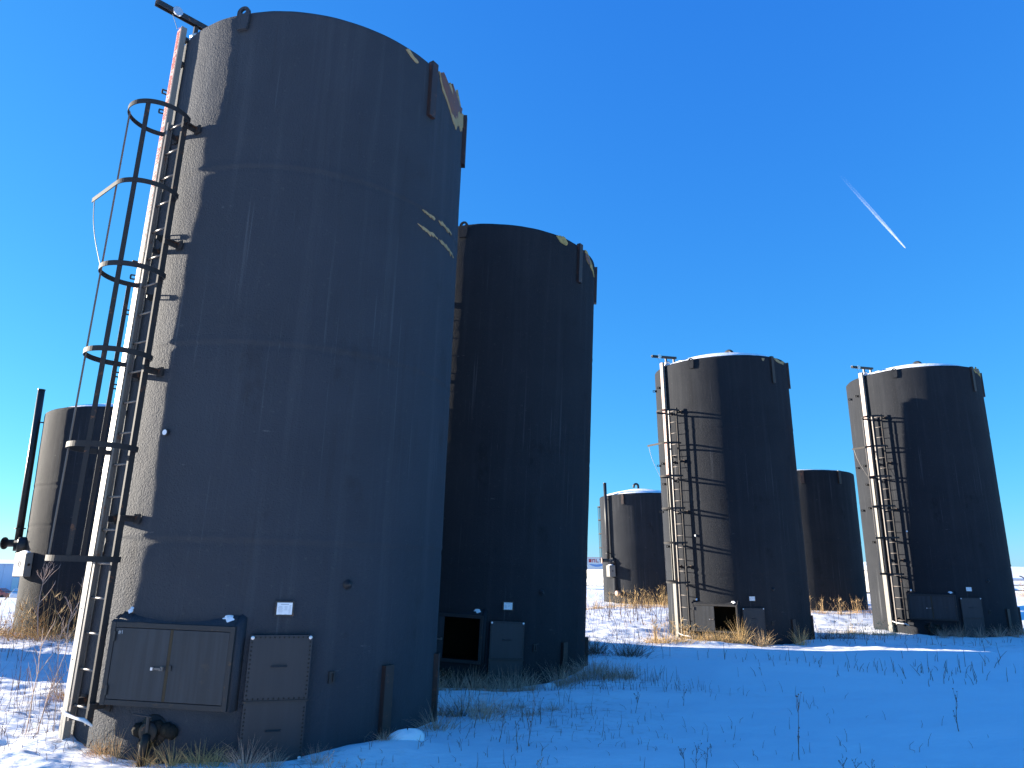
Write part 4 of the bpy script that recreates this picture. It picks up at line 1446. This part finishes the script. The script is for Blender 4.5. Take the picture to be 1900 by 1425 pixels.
plant('tuft', 'straw', 6.15, 18.2, 1.1, 'pale spreading tuft at the middle of the open hatch tank foot', None, 1.1)
plant('tuft', 'gold', 7.15, 18.35, 0.9, 'golden tuft at the right foot of the open hatch tank', None, 1.4)
row('tuft', 'twig', [(8.1, 19.2), (8.5, 19.4), (8.9, 19.6)], 'shaded brown tufts between the two tall right tanks', 'brown grass between the right tanks', (0.9, 1.2), 0.8)
row('reed', 'gold', [(9.2, 21.2), (9.55, 21.0), (9.9, 20.85), (10.2, 20.75), (10.5, 20.5), (9.8, 21.4)], 'golden reed clumps left of the rightmost tank', 'golden reeds left of the rightmost tank', (0.6, 0.8), 0.75)
row('tuft', 'olive', [(11.6, 20.0), (12.0, 19.9), (12.5, 19.85), (13.0, 19.85), (13.5, 19.95), (14.0, 20.2)], 'shaded tufts along the foot of the rightmost tank', 'grass along the rightmost tank', (0.8, 1.1))
row('reed', 'gold', [(3.6, 30.5), (4.3, 31.2), (4.9, 31.9), (5.5, 32.2), (6.2, 32.6), (6.9, 32.9), (7.6, 33.2), (3.0, 29.8), (5.0, 30.6), (6.5, 31.4), (5.8, 31.0)], 'tall dry reeds before the small short tank', 'reeds before the small short tank', (0.75, 1.15))
row('reed', 'straw', [(10.4, 26.3), (11.0, 26.1), (11.6, 26.0), (12.2, 26.1), (12.8, 26.3), (13.3, 26.7)], 'tall shaded reeds before the short tank in the gap', 'reeds before the tank in the gap', (0.6, 0.9))
row('reed', 'gold', [(30.6, 43.2), (31.6, 44.3), (32.6, 45.8), (33.9, 47.2), (32.2, 44.0), (35.2, 48.5), (33.4, 45.2)], 'golden grass clumps behind the pipe fence at right', 'golden grass behind the pipe fence', (1.6, 2.2), 0.75)


def stem(seed, x, y, h, label, branches=5, mt='twig', heads=True, r=0.004, droop=0.25, group=None, sub=2, rot=0.0):
    o = stem_mesh(seed, h, branches, heads, r, droop, sub).build('weed_stalk', M[mt])
    o.location = (x, y, gz(x, y))
    o.rotation_euler = (0, rot, seed * 1.3)
    return tag(o, label, 'weed', group)


stem(1, 2.60, 6.95, 0.50, 'tall knotty weed stalk standing in the smooth blue shaded snow, left of the two tallest', 9, droop=0.06, r=0.0045, sub=0)
stem(2, 4.65, 7.95, 0.38, 'knotty weed stalk in the smooth shaded snow nearest the right edge', 9, droop=0.08, r=0.0045, sub=0)
stem(3, 1.47, 8.9, 0.30, 'slanted weed with forked top in the shaded snow right of the second tank', 4, droop=0.3, rot=0.3)
stem(4, 0.19, 7.1, 0.42, 'tall dark weed stalk before the upright pale grass tuft', 8, droop=0.06, sub=0)
stem(5, 0.09, 7.0, 0.32, 'thin bare stalk left of the tall dark weed before the pale tuft', 1, droop=0.1)
stem(6, -0.08, 7.3, 0.33, 'slender branched weed near the right foot of the nearest tank', 4)
stem(7, 0.34, 8.1, 0.28, 'straight thin stalk in the shaded snow, left one of a close pair', 1, droop=0.1)
stem(8, 0.43, 8.0, 0.22, 'straight thin stalk in the shaded snow, right one of a close pair', 0)
stem(9, 2.13, 9.35, 0.24, 'small forked weed in the shaded snow below the open hatch tank', 4)
stem(10, 3.89, 11.65, 0.26, 'short weed with bent head in the shaded snow below the open hatch tank', 3)
stem(11, -4.73, 7.62, 1.05, 'tall thin bare sapling stem left of the nearest ladder, leftmost of three', 6, 'palestem', False, 0.006, 0.2)
stem(12, -4.55, 7.50, 1.0, 'tall thin bare sapling stem left of the nearest ladder, middle of three', 6, 'palestem', False, 0.006, 0.2)
stem(13, -4.42, 7.55, 0.95, 'tall thin bare sapling stem left of the nearest ladder, rightmost of three', 7, 'palestem', False, 0.006, 0.2, rot=0.08)
stem(14, -9.55, 15.3, 1.6, 'big branched dry weed standing before the foot of the leftmost tank', 12, 'palestem', False, 0.014, 0.3)
stem(15, -9.05, 15.4, 1.2, 'bent branched dry weed right of the big one before the leftmost tank', 9, 'palestem', False, 0.012, 0.35)
for i, (x, y) in enumerate([(-1.50, 6.30), (-1.42, 6.26), (-1.36, 6.30), (-1.28, 6.25), (-1.22, 6.32)]):
    stem(20 + i, x, y, 0.17 + 0.02 * (i % 3), ordinal(i, 5) + ' of the pale budded weeds at the bottom edge under the nearest tank', 5, 'palestem', True, 0.0035, 0.4, 'pale budded weeds at the bottom edge')
for i, (x, y) in enumerate([(0.24, 6.33), (0.28, 6.36)]):
    stem(30 + i, x, y, 0.13, ordinal(i, 2) + ' of the pale budded weeds at the bottom edge right of the nearest tank', 4, 'palestem', True, 0.0035, 0.4, 'pale budded weeds right of the near tank')
for i, (x, y) in enumerate([(1.46, 6.42), (1.56, 6.45), (1.62, 6.40)]):
    stem(40 + i, x, y, 0.22, ordinal(i, 3) + ' of the dark budded weeds at the shaded bottom edge', 6, 'twig', True, 0.003, 0.4, 'dark budded weeds at the bottom edge')
for i, (x, y) in enumerate([(2.78, 6.48), (2.90, 6.50), (3.02, 6.46)]):
    stem(50 + i, x, y, 0.18, ordinal(i, 3) + ' of the fine budded weeds below the two knotty stalks', 6, 'twig', True, 0.003, 0.4, 'fine budded weeds below the knotty stalks')

# uncountable stubble and litter
random.seed(9)
mb = MB()
def twig(x, y, L, r):
    z = gz_cache(x, y)
    a = random.uniform(0, 6.28); tl = abs(random.gauss(0, 0.35))
    d = Vector((math.cos(a) * tl, math.sin(a) * tl, 1)).normalized()
    mb.tube([(x, y, z - 0.02), Vector((x, y, z)) + d * L * .5, Vector((x, y, z)) + d * L + Vector((random.gauss(0, .02), random.gauss(0, .02), 0))], [r, r * .8, r * .4], 3, False)


spots = []
def scatter(cx, cy, sx, sy, n, L, r):
    for _ in range(n):
        spots.append((random.gauss(cx, sx), random.gauss(cy, sy), random.uniform(*L), r))


scatter(7.3, 12.9, 1.6, 0.7, 90, (0.06, 0.28), 0.006)
scatter(5.6, 12.6, 1.2, 0.8, 35, (0.05, 0.2), 0.005)
scatter(0.2, 8.6, 0.8, 0.6, 150, (0.02, 0.10), 0.0025)
scatter(0.0, 8.4, 0.6, 0.4, 30, (0.12, 0.28), 0.003)
scatter(0.9, 7.8, 0.8, 0.6, 60, (0.02, 0.09), 0.0025)
scatter(-0.6, 7.0, 0.7, 0.4, 70, (0.03, 0.12), 0.003)
scatter(-0.3, 9.7, 0.6, 0.4, 80, (0.03, 0.2), 0.003)
scatter(1.9, 10.5, 0.9, 0.25, 80, (0.05, 0.18), 0.003)
scatter(1.6, 11.5, 0.5, 0.3, 120, (0.05, 0.25), 0.004)
scatter(3.0, 8.5, 1.6, 1.0, 45, (0.03, 0.14), 0.003)
scatter(2.0, 7.2, 1.5, 0.5, 35, (0.02, 0.09), 0.003)
scatter(-5.0, 8.3, 0.9, 0.8, 260, (0.04, 0.22), 0.003)
scatter(-5.2, 10.5, 1.2, 1.4, 130, (0.05, 0.35), 0.0035)
scatter(-4.3, 7.0, 0.8, 0.4, 110, (0.03, 0.2), 0.003)
scatter(-5.8, 9.0, 0.7, 1.0, 90, (0.2, 0.6), 0.003)
scatter(-8.5, 14.0, 2.0, 0.9, 160, (0.08, 0.35), 0.005)
scatter(-12.5, 17.0, 1.5, 1.6, 160, (0.1, 0.5), 0.006)
scatter(3.2, 19.0, 1.2, 2.2, 160, (0.08, 0.35), 0.005)
scatter(4.6, 26.5, 2.0, 2.6, 420, (0.1, 0.6), 0.007)
scatter(9.0, 19.8, 1.3, 0.8, 90, (0.08, 0.3), 0.006)
scatter(12.0, 25.5, 1.8, 0.8, 100, (0.1, 0.4), 0.007)
scatter(11.5, 18.5, 2.2, 0.4, 70, (0.06, 0.2), 0.006)
xs = np.array([s[0] for s in spots]); ys = np.array([s[1] for s in spots])
zs = ground_z(xs, ys)
_z = {(s[0], s[1]): float(z) for s, z in zip(spots, zs)}
gz_cache = lambda x, y: _z[(x, y)]
for x, y, L, r in spots:
    bad = any(math.hypot(x - TANKS[k][0], y - TANKS[k][1]) < 1.9 for k in TANKS)
    if not bad: twig(x, y, L, r)
half = MB()
tag(mb.build('weed_stubble', M['twig']), 'thin dry weed stubble poking through the snow', 'stubble', kind='stuff')

# snow lumps lying against the near tank and beside the second one
for x, y, sx, sy, sz, lb in ((-0.93, 7.19, 0.17, 0.09, 0.075, 'small loose snow lump against the right foot of the nearest tank'), (0.62, 11.28, 0.10, 0.06, 0.04, 'tiny snow lump at the rusty rail of the second tank')):
    rings = []
    for f, zf in ((1.0, -0.4), (1.02, 0.1), (0.85, 0.55), (0.5, 0.9), (0.05, 1.0)):
        rings.append([(sx * f * math.cos(a) * (1 + 0.15 * math.sin(3 * a)), sy * f * math.sin(a), sz * zf * (1 + 0.12 * math.cos(2 * a))) for a in [2 * math.pi * k / 16 for k in range(16)]])
    o = MB().quad_strip(rings).build('snow_lump', M['snow'], None, True)
    o.location = (x, y, gz(x, y) + 0.01)
    o.rotation_euler = (0, 0, 0.5)
    tag(o, lb, 'snow lump')

# ------------------------------------------------------------------ contrail high above
m, nt, b = new_mat('contrail_ice')
out = nt.nodes['Material Output']
nt.nodes.remove(b)
df_ = nd(nt, 'ShaderNodeBsdfDiffuse'); df_.inputs['Color'].default_value = (0.95, 0.97, 1, 1)
tl_ = nd(nt, 'ShaderNodeBsdfTranslucent'); tl_.inputs['Color'].default_value = (0.95, 0.97, 1, 1)
md = nt.nodes.new('ShaderNodeMixShader'); md.inputs[0].default_value = 0.5
nt.links.new(df_.outputs[0], md.inputs[1]); nt.links.new(tl_.outputs[0], md.inputs[2])
tp = nt.nodes.new('ShaderNodeBsdfTransparent')
ms = nt.nodes.new('ShaderNodeMixShader')
at = nt.nodes.new('ShaderNodeAttribute'); at.attribute_name = 'trail_fade'
tc = nt.nodes.new('ShaderNodeTexCoord')
no = nd(nt, 'ShaderNodeTexNoise', Scale=0.02, Detail=4.0)
nt.links.new(tc.outputs['Object'], no.inputs['Vector'])
mu = nd(nt, 'ShaderNodeMath', _operation='MULTIPLY')
nt.links.new(at.outputs['Fac'], mu.inputs[0])
rr_ = ramp(nt, no.outputs['Fac'], [(0.25, (0.55,) * 3), (0.6, (1, 1, 1))])
nt.links.new(rr_, mu.inputs[1])
nt.links.new(mu.outputs[0], ms.inputs[0])
nt.links.new(tp.outputs[0], ms.inputs[1]); nt.links.new(md.outputs[0], ms.inputs[2])
nt.links.new(ms.outputs[0], out.inputs['Surface'])
M['contrail'] = m
head, tail = Vector((5400, 9000, 4327)), Vector((3569, 7000, 4262))
ax = (tail - head)
sidev = ax.normalized().cross(ZA).normalized()
ct = tag(empty('contrail', head), 'white twin aircraft contrail fading up into the blue sky', 'contrail')
for s in (-1, 1):
    mb = MB()
    dens = []
    K = 60
    path, rad = [], []
    rnd = random.Random(4 + s)
    for k in range(K + 1):
        f = k / K
        off = s * (3 + 8 * min(f * 2.2, 1))
        path.append(ax * f + sidev * off + Vector((0, 0, rnd.gauss(0, 1.5 * f))))
        rad.append((7 + 10 * min(f * 3, 1)) * (1 - 0.35 * f) * rnd.uniform(0.9, 1.1) * (0.5 if k == 0 else 1) * 0.62)
        dens.append(max(0.0, (1 - f) ** 1.7) * (0.50 if s > 0 else 0.30))
    mb.tube(path, rad, 10, False)
    o = mb.build('trail', M['contrail'], ct, True)
    a_ = o.data.attributes.new('trail_fade', 'FLOAT', 'POINT')
    a_.data.foreach_set('value', np.repeat(np.array(dens, np.float32), 10))
